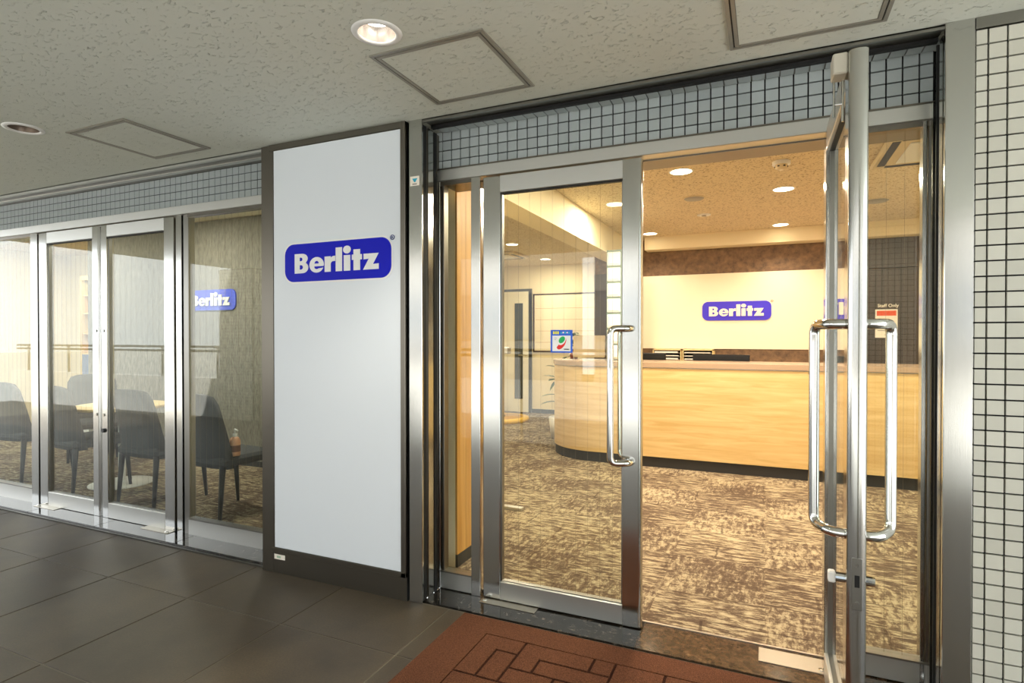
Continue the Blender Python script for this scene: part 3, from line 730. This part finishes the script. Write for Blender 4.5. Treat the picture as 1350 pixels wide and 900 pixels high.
# far corridor door and board
fd = empty('door_5', (-3.92, 9.03, 0), 'cream corridor door with a tall narrow dark window', 'door', kind='structure')
box('leaf', -4.16, -3.69, 9.02, 9.05, 0.01, 2.07, mat('pale_cream_door', (236, 230, 208), 0.5), fd)
box('frame', -3.69, -3.645, 9.01, 9.06, 0, 2.11, char, fd); box('frame', -4.22, -4.16, 9.01, 9.06, 0, 2.11, char, fd); box('frame', -4.16, -3.69, 9.01, 9.06, 2.07, 2.11, char, fd)
gl = box('door_window', -3.95, -3.80, 9.012, 9.02, 0.235, 1.868, mat('dark_door_glass', (70, 74, 72), 0.1), fd)
box('window_edge', -3.962, -3.95, 9.010, 9.02, 0.235, 1.868, cream, fd)
h_ = tube('lever_handle', arc_path([(-3.72, 9.02, 0.98), (-3.72, 8.97, 0.98), (-3.86, 8.97, 0.985)], 0.015), 0.009, chrome, fd)
br = empty('framed_board', (-2.95, 9.04, 1.05), 'large pale board in a dark brown frame on the corridor wall', 'board')
box('board_face', -3.60, -2.30, 9.045, 9.055, 1.06, 2.005, white_panel, br)
for k in range(4): box('board_line', -3.58, -2.32, 9.0435, 9.045, 1.20+0.19*k, 1.206+0.19*k, mat('pale_pink_line', (214, 172, 130), 0.6) if k == 0 else MATS['pale_pink_line'], br)
brown_f = mat('dark_brown_frame', (70, 48, 36), 0.5)
box('frame_side', -3.62, -3.595, 9.035, 9.06, 1.04, 2.02, brown_f, br); box('frame_side', -2.30, -2.28, 9.035, 9.06, 1.04, 2.02, brown_f, br)
box('frame_top', -3.62, -2.28, 9.035, 9.06, 2.0, 2.02, brown_f, br); box('frame_bottom', -3.62, -2.28, 9.035, 9.06, 1.035, 1.06, brown_f, br)

# interior downlights
LN = [0]
def lamp_in(x, y, label, power, z=ZI, spot=False, r=0.075, col=WARM, grp='round downlights in the reception ceiling'):
    t = empty('downlight', (x, y, z), label, 'ceiling light', grp)
    lathe('trim_ring', [(r, 0.0), (r, -0.004), (r+0.012, -0.003), (r+0.014, 0.0)], (x, y, z), white_plastic, t, 24)
    lathe('bulb', [(0, -0.0025), (r, -0.0025)], (x, y, z), glow, t, 24)
    if spot:
        ld = bpy.data.lights.new('downlight_beam', 'SPOT'); ld.spot_size = math.radians(125); ld.spot_blend = 0.9; ld.shadow_soft_size = 0.06
    else:
        ld = bpy.data.lights.new('downlight_beam', 'AREA'); ld.shape = 'DISK'; ld.size = 2*r
    ld.energy = power; ld.color = col
    lo = bpy.data.objects.new('downlight_beam', ld); C.objects.link(lo); lo.parent = t; lo.location = (0, 0, -0.012)
    return t
PW = 22.5
lamp_in(-0.57, 4.318, 'reception downlight nearest the entrance, left of the smoke detector', PW)
lamp_in(0.125, 5.166, 'reception downlight just beyond the smoke detector', PW)
lamp_in(-1.256, 5.138, 'reception downlight beside the cream ceiling beam', PW)
lamp_in(0.137, 6.80, 'reception downlight shining on the back wall right of the logo', 34, spot=True)
lamp_in(-1.244, 6.78, 'reception downlight shining on the back wall left of the logo', 24, spot=True)
lamp_in(1.45, 5.15, 'added unseen downlight at the right side of the reception ceiling', PW)  # unseen lamp, added to extend the visible grid as fill
lamp_in(-0.57, 3.25, 'added unseen downlight just inside the entrance, hidden above the transom', PW*0.8)  # added out of view to light the front of the reception
lamp_in(1.30, 3.40, 'added unseen downlight inside near the right side wall', PW*0.8)  # another added lamp, out of view, filling the right front
lamp_in(-3.031, 6.831, 'corridor downlight beside the air vent behind the closed door', PW*0.8)
lamp_in(-3.14, 8.35, 'corridor downlight in front of the framed board', PW*0.55)
lamp_in(-3.05, 5.3, 'corridor downlight nearest the partition', PW)
for x, y, n in ((-3.4, 3.4, 'added meeting room downlight above the chair with the bottle'), (-5.2, 3.4, 'added meeting room downlight above the round table'), (-7.0, 3.4, 'added meeting room downlight near the left window'), (-8.3, 4.2, 'added meeting room downlight in front of the bookcase')):  # unseen ceiling lamps added to light the meeting room
    lamp_in(x, y, n, PW*0.62, col=(1.0, 0.93, 0.80), grp='round downlights in the meeting room ceiling')

# ceiling fittings
sd = empty('smoke_detector', (0.091, 4.354, ZI), 'round beige smoke detector on the reception ceiling', 'smoke detector')
lathe('base', [(0.058, 0), (0.058, -0.022), (0.0, -0.022)], (0.091, 4.354, ZI), white_plastic, sd, 24)
lathe('dome', [(0.040, -0.020), (0.038, -0.046), (0.020, -0.054), (0, -0.054)], (0.091, 4.354, ZI), beige_plastic, sd, 20)
for k in range(6):
    a = 2*PI*k/6; box('slot', 0.091+0.036*math.cos(a)-0.007, 0.091+0.036*math.cos(a)+0.007, 4.354+0.036*math.sin(a)-0.007, 4.354+0.036*math.sin(a)+0.007, ZI-0.040, ZI-0.032, black_plastic, sd)
for x, y, r, n in ((-0.576, 5.19, 0.085, 'flat round grey speaker in the reception ceiling'), (0.88, 5.93, 0.10, 'flat round grey speaker seen past the open door edge')):
    t = empty('ceiling_speaker', (x, y, ZI), n, 'speaker', 'ceiling speakers')
    lathe('grille', [(0, -0.012), (r*0.9, -0.012), (r, -0.004), (r, 0)], (x, y, ZI), grey_plastic, t, 28)
    lathe('rim', [(r, 0), (r, -0.006), (r+0.012, -0.004), (r+0.012, 0)], (x, y, ZI), beige_plastic, t, 28)
t = empty('ceiling_sensor', (-0.565, 5.94, ZI), 'small round white sensor in the reception ceiling', 'sensor')
lathe('ring', [(0.065, 0), (0.065, -0.006), (0.03, -0.008), (0.0, -0.008)], (-0.565, 5.94, ZI), white_plastic, t, 24); lathe('eye', [(0.025, -0.007), (0.02, -0.014), (0, -0.016)], (-0.565, 5.94, ZI), grey_plastic, t, 16)
def cassette(x0, x1, y0, y1, label):
    t = empty('air_conditioner', ((x0+x1)/2, (y0+y1)/2, ZI), label, 'air conditioner', 'ceiling cassette air conditioners')
    box('panel', x0, x1, y0, y1, ZI-0.035, ZI, beige_plastic, t, 0.010)
    box('grille', x0+0.13, x1-0.13, y0+0.13, y1-0.13, ZI-0.042, ZI-0.035, white_plastic, t, 0.003)
    for a in ((x0+0.08, x1-0.08, y0+0.03, y0+0.075), (x0+0.08, x1-0.08, y1-0.075, y1-0.03), (x0+0.03, x0+0.075, y0+0.08, y1-0.08), (x1-0.075, x1-0.03, y0+0.08, y1-0.08)):
        box('air_slot', *a, ZI-0.037, ZI-0.034, black_plastic, t)
cassette(0.66, 1.55, 4.00, 4.70, 'ceiling air conditioner seen through the right side glass')
cassette(-3.85, -3.25, 7.35, 7.95, 'ceiling air conditioner in the corridor behind the closed door')

# ------------------------------------------------------------------ reception counter
rc = empty('reception_counter', (-0.2, 6.0, 0), 'pale oak reception counter with a rounded left corner and taupe top', 'counter')
def counter_outline(off, xr=2.2, yb=6.40):
    x0, y0, r = -2.235-off, 5.75-off, 0.60+off
    o = [(xr, y0)] + [(xr, yb), (x0, yb)] if False else []
    o = [(xr, yb), (x0, yb)] + [(x0+r+r*math.cos(a), y0+r+r*math.sin(a)) for a in [PI+PI/2*k/18 for k in range(19)]] + [(xr, y0)]
    return o
def slab(nm, off, z0, z1, m):
    me = fill_mesh(nm, [counter_outline(off)], z1-z0); me.transform(Matrix.Translation((0, 0, (z0+z1)/2))); return put(nm, me, m, rc)
slab('kickboard', -0.015, 0.004, 0.108, char); slab('front_panel', 0.0, 0.108, 0.985, oak); slab('shadow_line', -0.006, 0.985, 0.995, silver_m); slab('worktop', 0.012, 0.995, 1.043, taupe)
box('panel_joint', 0.93, 0.933, 5.7495, 5.752, 0.108, 0.985, mat('joint_brown', (150, 112, 60), 0.6), rc)

# glass block column on the counter
gb = empty('glass_block_screen', (-1.42, 6.1, 1.043), 'column of frosted glass blocks standing on the counter behind the closed door', 'glass block screen')
bm = bmesh.new(); bm_box(bm, -0.0735, 0.0735, -0.03, 0.03, -0.0735, 0.0735, 0.008); bme = from_bm('glass_block', bm); bme.materials.append(block_glass)
bm = bmesh.new(); bm_box(bm, -0.055, 0.055, -0.006, 0.006, -0.055, 0.055, 0.004); bmi = from_bm('block_face', bm); bmi.materials.append(mat('block_face_white', (246, 248, 246), 0.15))
box('joint_bed', -1.58, -1.26, 6.085, 6.125, 1.043, 2.232, block_joint, gb)
for i in range(2):
    for j in range(7):
        cx, cz = -1.50+0.16*i, 1.130+0.1675*j
        b_ = link('glass_block', bme, None, gb, (cx, 6.10, cz)); link('block_face', bmi, None, b_, (cx, 6.068, cz))

# things on and behind the counter
def monitor(x0, x1, yb, z0, z1, label):
    t = empty('monitor', ((x0+x1)/2, yb, 0.74), label, 'monitor', 'black monitors behind the counter')
    box('back_shell', x0, x1, yb, yb+0.035, z0, z1, black_plastic, t, 0.006); box('vent', x0+0.06, x1-0.06, yb-0.002, yb, z1-0.032, z1-0.024, gap_black, t)
    box('stand', (x0+x1)/2-0.03, (x0+x1)/2+0.03, yb+0.035, yb+0.05, 0.74, z1-0.12, black_plastic, t); box('foot', (x0+x1)/2-0.11, (x0+x1)/2+0.11, yb-0.02, yb+0.14, 0.74, 0.752, black_plastic, t)
desk = box('desk', -2.0, 2.1, 6.41, 6.90, 0.70, 0.74, taupe); tag(desk, 'low work desk behind the reception counter, mostly hidden', 'desk')
monitor(-1.47, -1.02, 6.50, 0.80, 1.115, 'black monitor behind the counter nearest the closed door')
monitor(-0.73, -0.155, 6.50, 0.80, 1.107, 'black monitor behind the counter in the middle of the opening')
for k, (x0, x1, n) in enumerate(((-1.235, -0.905, 'left pigeonhole paper tray behind the counter'), (-0.893, -0.552, 'right pigeonhole paper tray behind the counter'))):
    t = empty('paper_tray', ((x0+x1)/2, 7.0, 0.74), n, 'paper tray', 'pigeonhole trays behind the counter')
    box('side', x0, x0+0.012, 6.92, 7.18, 0.74, 1.150, pine, t); box('side', x1-0.012, x1, 6.92, 7.18, 0.74, 1.150, pine, t); box('top', x0, x1, 6.92, 7.18, 1.138, 1.152, pine, t); box('back', x0+0.012, x1-0.012, 7.17, 7.18, 0.74, 1.138, char, t)
    for j in range(9):
        z = 0.80+0.038*j
        box('shelf', x0+0.012, x1-0.012, 6.92, 7.17, z, z+0.004, grey_plastic, t); box('paper', x0+0.02, x1-0.03-0.02*random.random(), 6.93, 7.15, z+0.004, z+0.010+0.012*random.random(), paper, t)
st_ = box('credenza', -1.50, 0.80, 6.90, 7.19, 0.0, 0.74, char); tag(st_, 'low dark cabinet against the back wall behind the counter, mostly hidden', 'cabinet')
t = empty('computer', (-1.80, 6.15, 1.043), 'silver all in one computer seen from behind on the counter', 'computer')
me = upright(fill_mesh('back_shell', [rrect(-1.99, -1.625, 1.068, 1.312, 0.02)], 0.02)); me.transform(Matrix.Translation((0, 6.20, 0))); put('back_shell', me, mat('champagne_shell', (184, 164, 132), 0.4), t)
box('foot', -1.90, -1.62, 6.14, 6.26, 1.043, 1.050, silver_m, t); box('stand', -1.85, -1.76, 6.21, 6.225, 1.05, 1.12, silver_m, t)
t = empty('card_stand', (-2.06, 6.02, 1.043), 'small bent clear stand at the rounded counter end', 'stand')
tube('wire_frame', arc_path([(-2.02, 6.00, 1.047), (-1.965, 6.03, 1.125), (-1.955, 6.06, 1.135), (-1.945, 6.08, 1.047)], 0.01), 0.004, silver_m, t)
box('base', -2.05, -1.94, 5.98, 6.09, 1.043, 1.047, silver_m, t)
def leaf_bm(bm, base, direction, length, width, droop, n=5):
    d = Vector(direction).normalized(); s = d.cross(Vector((0, 0, 1)));
    if s.length < 1e-3: s = Vector((1, 0, 0))
    s.normalize(); L = []; R = []; M = []
    for i in range(n+1):
        t = i/n; p = Vector(base)+d*length*t+Vector((0, 0, -droop*t*t)); w = width*math.sin(PI*min(1, 0.08+t*0.92))**0.8
        M.append(bm.verts.new(p+Vector((0, 0, -0.15*w)))); L.append(bm.verts.new(p-s*w/2)); R.append(bm.verts.new(p+s*w/2))
    for i in range(n):
        bm.faces.new((L[i], L[i+1], M[i+1], M[i])); bm.faces.new((M[i], M[i+1], R[i+1], R[i]))
def plant(x, y, z, pot_r, pot_h, h, nleaf, ll, lw, label, pot_m=soil_m, seed=1, spread=1.0):
    rd = random.Random(seed); t = empty('potted_plant', (x, y, z), label, 'plant')
    lathe('pot', [(0, 0), (pot_r*0.75, 0), (pot_r, pot_h), (pot_r*0.9, pot_h), (pot_r*0.85, pot_h*0.9), (0, pot_h*0.9)], (x, y, z), pot_m, t, 24)
    tube('stem', [(x, y, z+pot_h*0.85), (x+0.01, y, z+(pot_h+h)/2), (x, y+0.01, z+h*0.95)], [0.012, 0.010, 0.006], mat('stem_brown_%d' % seed, (96, 76, 50), 0.8), t, 8)
    for k in range(nleaf):
        a = rd.uniform(0, 2*PI); zz = z+pot_h+(h-pot_h)*rd.uniform(0.15, 1.0); bm = bmesh.new()
        leaf_bm(bm, (x, y, zz), (math.cos(a)*spread, math.sin(a)*spread, rd.uniform(0.1, 0.9)), ll*rd.uniform(0.7, 1.1), lw*rd.uniform(0.8, 1.1), ll*rd.uniform(0.2, 0.7))
        me = from_bm('leaf', bm, True); put('leaf', me, leaf_m, t)
    return t
plant(-2.03, 6.34, 1.043, 0.055, 0.11, 0.30, 16, 0.15, 0.05, 'small potted plant beside the silver computer on the counter', seed=3)
plant(-2.44, 6.98, 0.004, 0.13, 0.26, 0.98, 26, 0.25, 0.07, 'leafy floor plant half hidden behind the rounded counter end', pot_m=white_plastic, seed=11)
plant(-3.50, 3.72, 0.004, 0.17, 0.32, 1.98, 40, 0.40, 0.05, 'tall indoor plant mostly hidden behind the white sign board', pot_m=white_plastic, seed=5)

# notice on the dark panel
nt = empty('notice', (1.165, 7.168, 1.287), 'paper notice with an orange red header on the dark wood panel', 'notice')
box('sheet', 1.064, 1.266, 7.1665, 7.169, 1.287, 1.588, paper, nt); box('header', 1.078, 1.254, 7.1655, 7.1665, 1.520, 1.574, lcd_red, nt)
for k, (a, b, m) in enumerate(((1.09, 1.24, lcd_red), (1.085, 1.23, ink), (1.085, 1.19, ink), (1.15, 1.24, ink))): box('print_line', a, b, 7.1655, 7.1665, 1.45-0.045*k, 1.456-0.045*k, m, nt)
me = upright(text_mesh('staff', 'Staff Only', 0.048, 0.002)); me.transform(Matrix.Translation((1.085, 7.1685, 1.612)))
tx = put('lettering_sign', me, cream_letter); tag(tx, 'small ivory lettering Staff Only above the paper notice', 'lettering')

# display stand with round base in the corridor
ds = empty('display_stand', (-3.74, 8.03, 0.004), 'display stand with round yellow wood base and black flared foot in the corridor', 'stand')
lathe('wood_base', [(0, 0), (0.42, 0), (0.425, 0.03), (0.42, 0.06), (0, 0.06)], (-3.74, 8.03, 0.004), mat('yellow_wood', (232, 190, 84), 0.45), ds, 40)
lathe('carpet_inset', [(0.0, 0.061), (0.33, 0.061), (0.33, 0.058)], (-3.74, 8.03, 0.004), mat('tan_inset', (196, 156, 96), 0.6), ds, 40)
lathe('flared_foot', [(0.17, 0.062), (0.15, 0.09), (0.09, 0.25), (0.045, 0.42), (0.03, 0.62), (0.0, 0.62)], (-3.86, 8.03, 0.0), black_plastic, ds, 24)
tube('post', [(-3.90, 8.03, 0.55), (-3.90, 8.03, 1.12)], 0.022, black_plastic, ds)
box('head', -4.06, -3.62, 7.97, 8.09, 1.03, 1.14, white_plastic, ds, 0.02); box('head_cap', -3.622, -3.60, 7.98, 8.08, 1.035, 1.13, grey_plastic, ds, 0.006); box('hanging_grip', -3.93, -3.85, 7.98, 8.02, 0.66, 0.86, black_plastic, ds, 0.01)
fs = empty('floor_stand', (-1.80, 3.92, 0.004), 'slim steel floor stand whose flat foot shows behind the closed door', 'stand')
box('foot_bar', -2.02, -1.655, 3.895, 3.945, 0.004, 0.026, steel_h, fs, 0.002); tube('pole', [(-1.865, 3.92, 0.026), (-1.865, 3.92, 1.25)], 0.011, steel, fs); lathe('cap', [(0.011, 0), (0.013, 0.01), (0, 0.015)], (-1.865, 3.92, 1.25), chrome, fs, 12)

# ------------------------------------------------------------------ meeting room furniture
def curved_back(bm, w0, w1, z0, z1, lean, th, bow=0.035, nx=8, nz=7):
    grid = []
    for side in (0, 1):
        g_ = []
        for j in range(nz+1):
            t = j/nz; z = z0+(z1-z0)*t; w = (w0+(w1-w0)*t)
            if t > 0.85: w *= 1-0.35*((t-0.85)/0.15)**2*0.35
            row = []
            for i in range(nx+1):
                u_ = i/nx*2-1
                zz = z - (0.02*u_**4 if j == nz else 0)
                y = -0.19 - lean*t**1.3 + bow*u_*u_ + (th*(1-0.35*t) if side else 0)
                row.append(bm.verts.new((u_*w/2, y, zz)))
            g_.append(row)
        grid.append(g_)
    a, b = grid
    for j in range(nz):
        for i in range(nx):
            bm.faces.new((a[j][i], a[j][i+1], a[j+1][i+1], a[j+1][i])); bm.faces.new((b[j][i], b[j+1][i], b[j+1][i+1], b[j][i+1]))
    for j in range(nz):
        bm.faces.new((a[j][0], a[j+1][0], b[j+1][0], b[j][0])); bm.faces.new((a[j][nx], b[j][nx], b[j+1][nx], a[j+1][nx]))
    for i in range(nx):
        bm.faces.new((a[0][i], b[0][i], b[0][i+1], a[0][i+1])); bm.faces.new((a[nz][i], a[nz][i+1], b[nz][i+1], b[nz][i]))
def make_chair(label):
    t = empty('dining_chair', (0, 0, 0), label, 'chair', 'upholstered chairs in the meeting room')
    bm = bmesh.new(); bm_box(bm, -0.235, 0.235, -0.20, 0.25, 0.385, 0.455, 0.022)
    put('seat', from_bm('seat', bm), dark_fabric, t, world=False)
    bm = bmesh.new(); curved_back(bm, 0.47, 0.40, 0.375, 0.90, 0.10, 0.055)
    put('backrest', from_bm('backrest', bm, True), dark_fabric, t, world=False)
    for sx in (-1, 1):
        for sy in (-1, 1):
            x = sx*0.20; y = 0.21 if sy > 0 else -0.17
            bm = bmesh.new(); tube_bm(bm, [(x, y, 0.39), (x*1.05, y+sy*0.03, 0.004)], [0.022, 0.012], 8)
            put('leg', from_bm('leg', bm, True), black_leg, t, world=False)
    return t
ch0 = make_chair('dark grey chair with its back to the glass in front of the round table')
def dup(root, loc, rz, label):
    r = root.copy(); C.objects.link(r); r.location = loc; r.rotation_euler = (0, 0, rz); r['label'] = label; WL[r.name] = Vector(loc)
    for c in list(root.children):
        k = c.copy(); C.objects.link(k); k.parent = r
    return r
dup(ch0, (-3.62, 2.99, 0.004), math.radians(-5), 'dark chair nearest the white sign with a pump bottle on its seat')
dup(ch0, (-5.27, 2.97, 0.004), math.radians(-4), 'grey chair at the round table behind the left leaf of the glass doors')
dup(ch0, (-6.25, 3.62, 0.004), math.radians(-111), 'grey chair on the far side of the round table')
dup(ch0, (-6.15, 2.99, 0.004), math.radians(6), 'grey chair behind the leftmost shop window')
ch0.location = (-4.38, 3.01, 0.004); WL[ch0.name] = Vector(ch0.location)
rt = empty('round_table', (-5.20, 3.22, 0.004), 'small round pale wood table on a white pedestal in the meeting room', 'table')
lathe('tabletop', [(0, 0.672), (0.345, 0.672), (0.36, 0.68), (0.36, 0.695), (0.352, 0.70), (0, 0.70)], (-5.20, 3.22, 0.0), pine, rt, 40)
lathe('pedestal', [(0.028, 0.03), (0.028, 0.672)], (-5.20, 3.22, 0.0), white_plastic, rt, 16)
lathe('base_plate', [(0, 0.004), (0.25, 0.004), (0.25, 0.012), (0.06, 0.03), (0, 0.03)], (-5.20, 3.22, 0.0), white_plastic, rt, 36)
bt = empty('pump_bottle', (-3.43, 2.90, 0.459), 'peach pump bottle standing on the dark chair seat', 'bottle')
lathe('body', [(0, 0), (0.034, 0), (0.036, 0.01), (0.036, 0.105), (0.028, 0.125), (0.013, 0.135), (0, 0.135)], (-3.43, 2.90, 0.459), peach, bt, 20)
lathe('collar', [(0.014, 0.135), (0.014, 0.155), (0, 0.155)], (-3.43, 2.90, 0.459), white_plastic, bt, 14)
tube('pump_nozzle', [(-3.43, 2.90, 0.614), (-3.43, 2.90, 0.645), (-3.385, 2.885, 0.640)], 0.006, white_plastic, bt, 8)
lathe('print_band', [(0.0363, 0.03), (0.0363, 0.075)], (-3.43, 2.90, 0.459), mat('brown_print', (120, 80, 60), 0.6), bt, 20)

# bookcase with brochures
BX0, BX1, BY0, BY1 = -8.75, -7.62, 4.86, 5.14
bc = empty('bookcase', ((BX0+BX1)/2, 5.0, 0.004), 'tall pale pine display case with rows of colourful booklets', 'bookcase')
for x in (BX0, BX1-0.04): box('side', x, x+0.04, BY0, BY1, 0.004, 2.08, pine, bc)
box('back', BX0+0.04, BX1-0.04, BY1-0.015, BY1, 0.004, 2.08, pine, bc); box('top', BX0, BX1, BY0, BY1, 2.08, 2.14, pine, bc)
SH = [0.06, 0.42, 0.75, 1.05, 1.33, 1.61, 1.86]
for z in SH: box('shelf', BX0+0.04, BX1-0.04, BY0+0.02, BY1-0.015, z, z+0.02, pine, bc)
box('blue_panel', BX0+0.04, BX0+0.30, BY0+0.002, BY0+0.02, 0.45, 1.05, mat('slate_blue', (92, 118, 168), 0.6), bc)
bkm = [mat('booklet_%d' % k, c, 0.5) for k, c in enumerate(((200, 70, 80), (70, 104, 170), (228, 196, 90), (96, 150, 96), (232, 226, 214), (60, 70, 92), (214, 120, 80), (150, 150, 160)))]
ORD = ['first', 'second', 'third', 'fourth', 'fifth', 'sixth', 'seventh', 'eighth', 'ninth', 'tenth', 'eleventh', 'twelfth', 'thirteenth', 'fourteenth', 'fifteenth', 'sixteenth']
for j, z in enumerate(SH[1:]):
    nb_ = 0
    x = BX0+0.34 if z < 1.0 else BX0+0.06
    while x < BX1-0.17:
        w = random.uniform(0.05, 0.10); h = random.uniform(0.15, 0.20)
        b_ = box('booklet', x, x+w, BY0+0.08, BY0+0.10+random.uniform(0, 0.05), z+0.021, z+0.021+h, random.choice(bkm))
        nb_ += 1; cn = ('red', 'blue', 'yellow', 'green', 'white', 'navy', 'orange', 'grey')[bkm.index(b_.data.materials[0])]
        tag(b_, '%s booklet, %s from the left on the %s shelf of the pine display case' % (cn, ORD[nb_-1], ORD[5-j]+' highest'), 'booklet', 'booklets in the pine display case'); x += w+random.uniform(0.006, 0.02)
lc = empty('low_cabinet', (-7.62, 4.55, 0.004), 'low white cabinet in front of the pine display case', 'cabinet')
box('body', -7.95, -7.35, 4.40, 4.75, 0.004, 0.66, white_plastic, lc); box('door', -7.94, -7.655, 4.39, 4.40, 0.02, 0.64, white_plastic, lc); box('door', -7.645, -7.36, 4.39, 4.40, 0.02, 0.64, white_plastic, lc)
bxx = empty('brochure_box', (-7.55, 4.5, 0.66), 'cream brochure box with red print on the low white cabinet', 'box')
box('carton', -7.62, -7.40, 4.44, 4.56, 0.66, 0.93, paper, bxx); box('red_print', -7.60, -7.50, 4.437, 4.44, 0.86, 0.92, red_print, bxx); box('print_line', -7.57, -7.43, 4.437, 4.44, 0.78, 0.79, ink, bxx); box('print_line', -7.57, -7.43, 4.437, 4.44, 0.72, 0.73, ink, bxx)
bxx2 = empty('brochure_box', (-7.8, 4.5, 0.66), 'smaller cream box with pink print on the low white cabinet', 'box')
box('carton', -7.80, -7.64, 4.46, 4.58, 0.66, 0.86, paper, bxx2); box('pink_print', -7.76, -7.67, 4.457, 4.46, 0.68, 0.76, bkm[0], bxx2)

# ------------------------------------------------------------------ WALKWAY EDGE AND STREET BEHIND THE CAMERA
wp = box('wall_parapet', -14, -4.2, -1.62, -1.40, -0.10, 0.62, grey_concrete); tag(wp, 'light grey concrete parapet along the outer edge of the walkway', 'parapet', kind='structure')
rl = empty('railing', (-5, -1.5, 0.62), 'grey metal railing on top of the walkway parapet', 'railing')
for z in (1.06, 1.13): tube('rail', [(-14, -1.5, z), (3.2, -1.5, z)], 0.02, bronze, rl, 8)
x = -13.6
while x < 3.2:
    tube('post', [(x, -1.5, 0.62 if x < -4.2 else -0.10), (x, -1.5, 1.13)], 0.018, bronze, rl, 8); x += 1.35
def tiled_pillar(x0, x1, label, n):
    p = empty('trim_%d' % n, ((x0+x1)/2, -1.5, 0), label, 'pillar', kind='structure')
    box('core', x0, x1, -1.75, -1.30, 0, ZC, grout, p)
    bm = bmesh.new(); x = x0+0.002
    while x < x1-0.03:
        for r in range(46): bm_box(bm, x, x+0.045, -1.302, -1.292, 0.003+0.0508*r, 0.049+0.0508*r)
        x += 0.0508
    y = -1.745
    while y < -1.34:
        for r in range(46): bm_box(bm, x1-0.002, x1+0.008, y, y+0.045, 0.003+0.0508*r, 0.049+0.0508*r)
        y += 0.0508
    o = put('pillar_tile', from_bm('pillar_tile', bm), tile_wall, p); o['kind'] = 'stuff'
tiled_pillar(-7.9, -7.2, 'off white tiled pillar at the walkway edge opposite the meeting room', 10)
tiled_pillar(0.70, 1.42, 'off white tiled pillar at the walkway edge behind the viewer', 11)
box_b = box('beam', -7.6, 3.2, -1.75, -1.40, 2.35, 2.75, grey_concrete); tag(box_b, 'light grey edge beam of the walkway canopy', 'beam', kind='structure'); box_b.name = 'trim_12'
def building(x0, x1, y0, y1, h, label, rows):
    t = empty('office_building', ((x0+x1)/2, (y0+y1)/2, -0.1), label, 'building', 'buildings across the street')
    box('wall', x0, x1, y0, y1, -0.1, h, bld, t)
    z = 1.2
    for r in range(rows):
        x = x0+0.8
        while x+1.4 < x1:
            box('window', x, x+1.4, y1, y1+0.04, z, z+1.5, bld_win, t); x += 2.2
        z += 3.0
building(-17.5, 16.0, -20, -12, 9.0, 'grey office block across the street behind the viewer', 3)
vs = empty('reflection_board', (-4.95, -11.9, 0.15), 'tall blank white board added across the street for a reflected strip', 'sign')  # added board, out of view; makes the white strip in the door glass
box('board', -5.13, -4.77, -11.9, -11.75, 0.15, 3.7, white_gloss, vs); box('bracket', -5.05, -4.85, -11.955, -11.9, 3.2, 3.4, bronze, vs); box('bracket', -5.05, -4.85, -11.955, -11.9, 0.6, 0.8, bronze, vs)

S.cycles.use_denoising = True
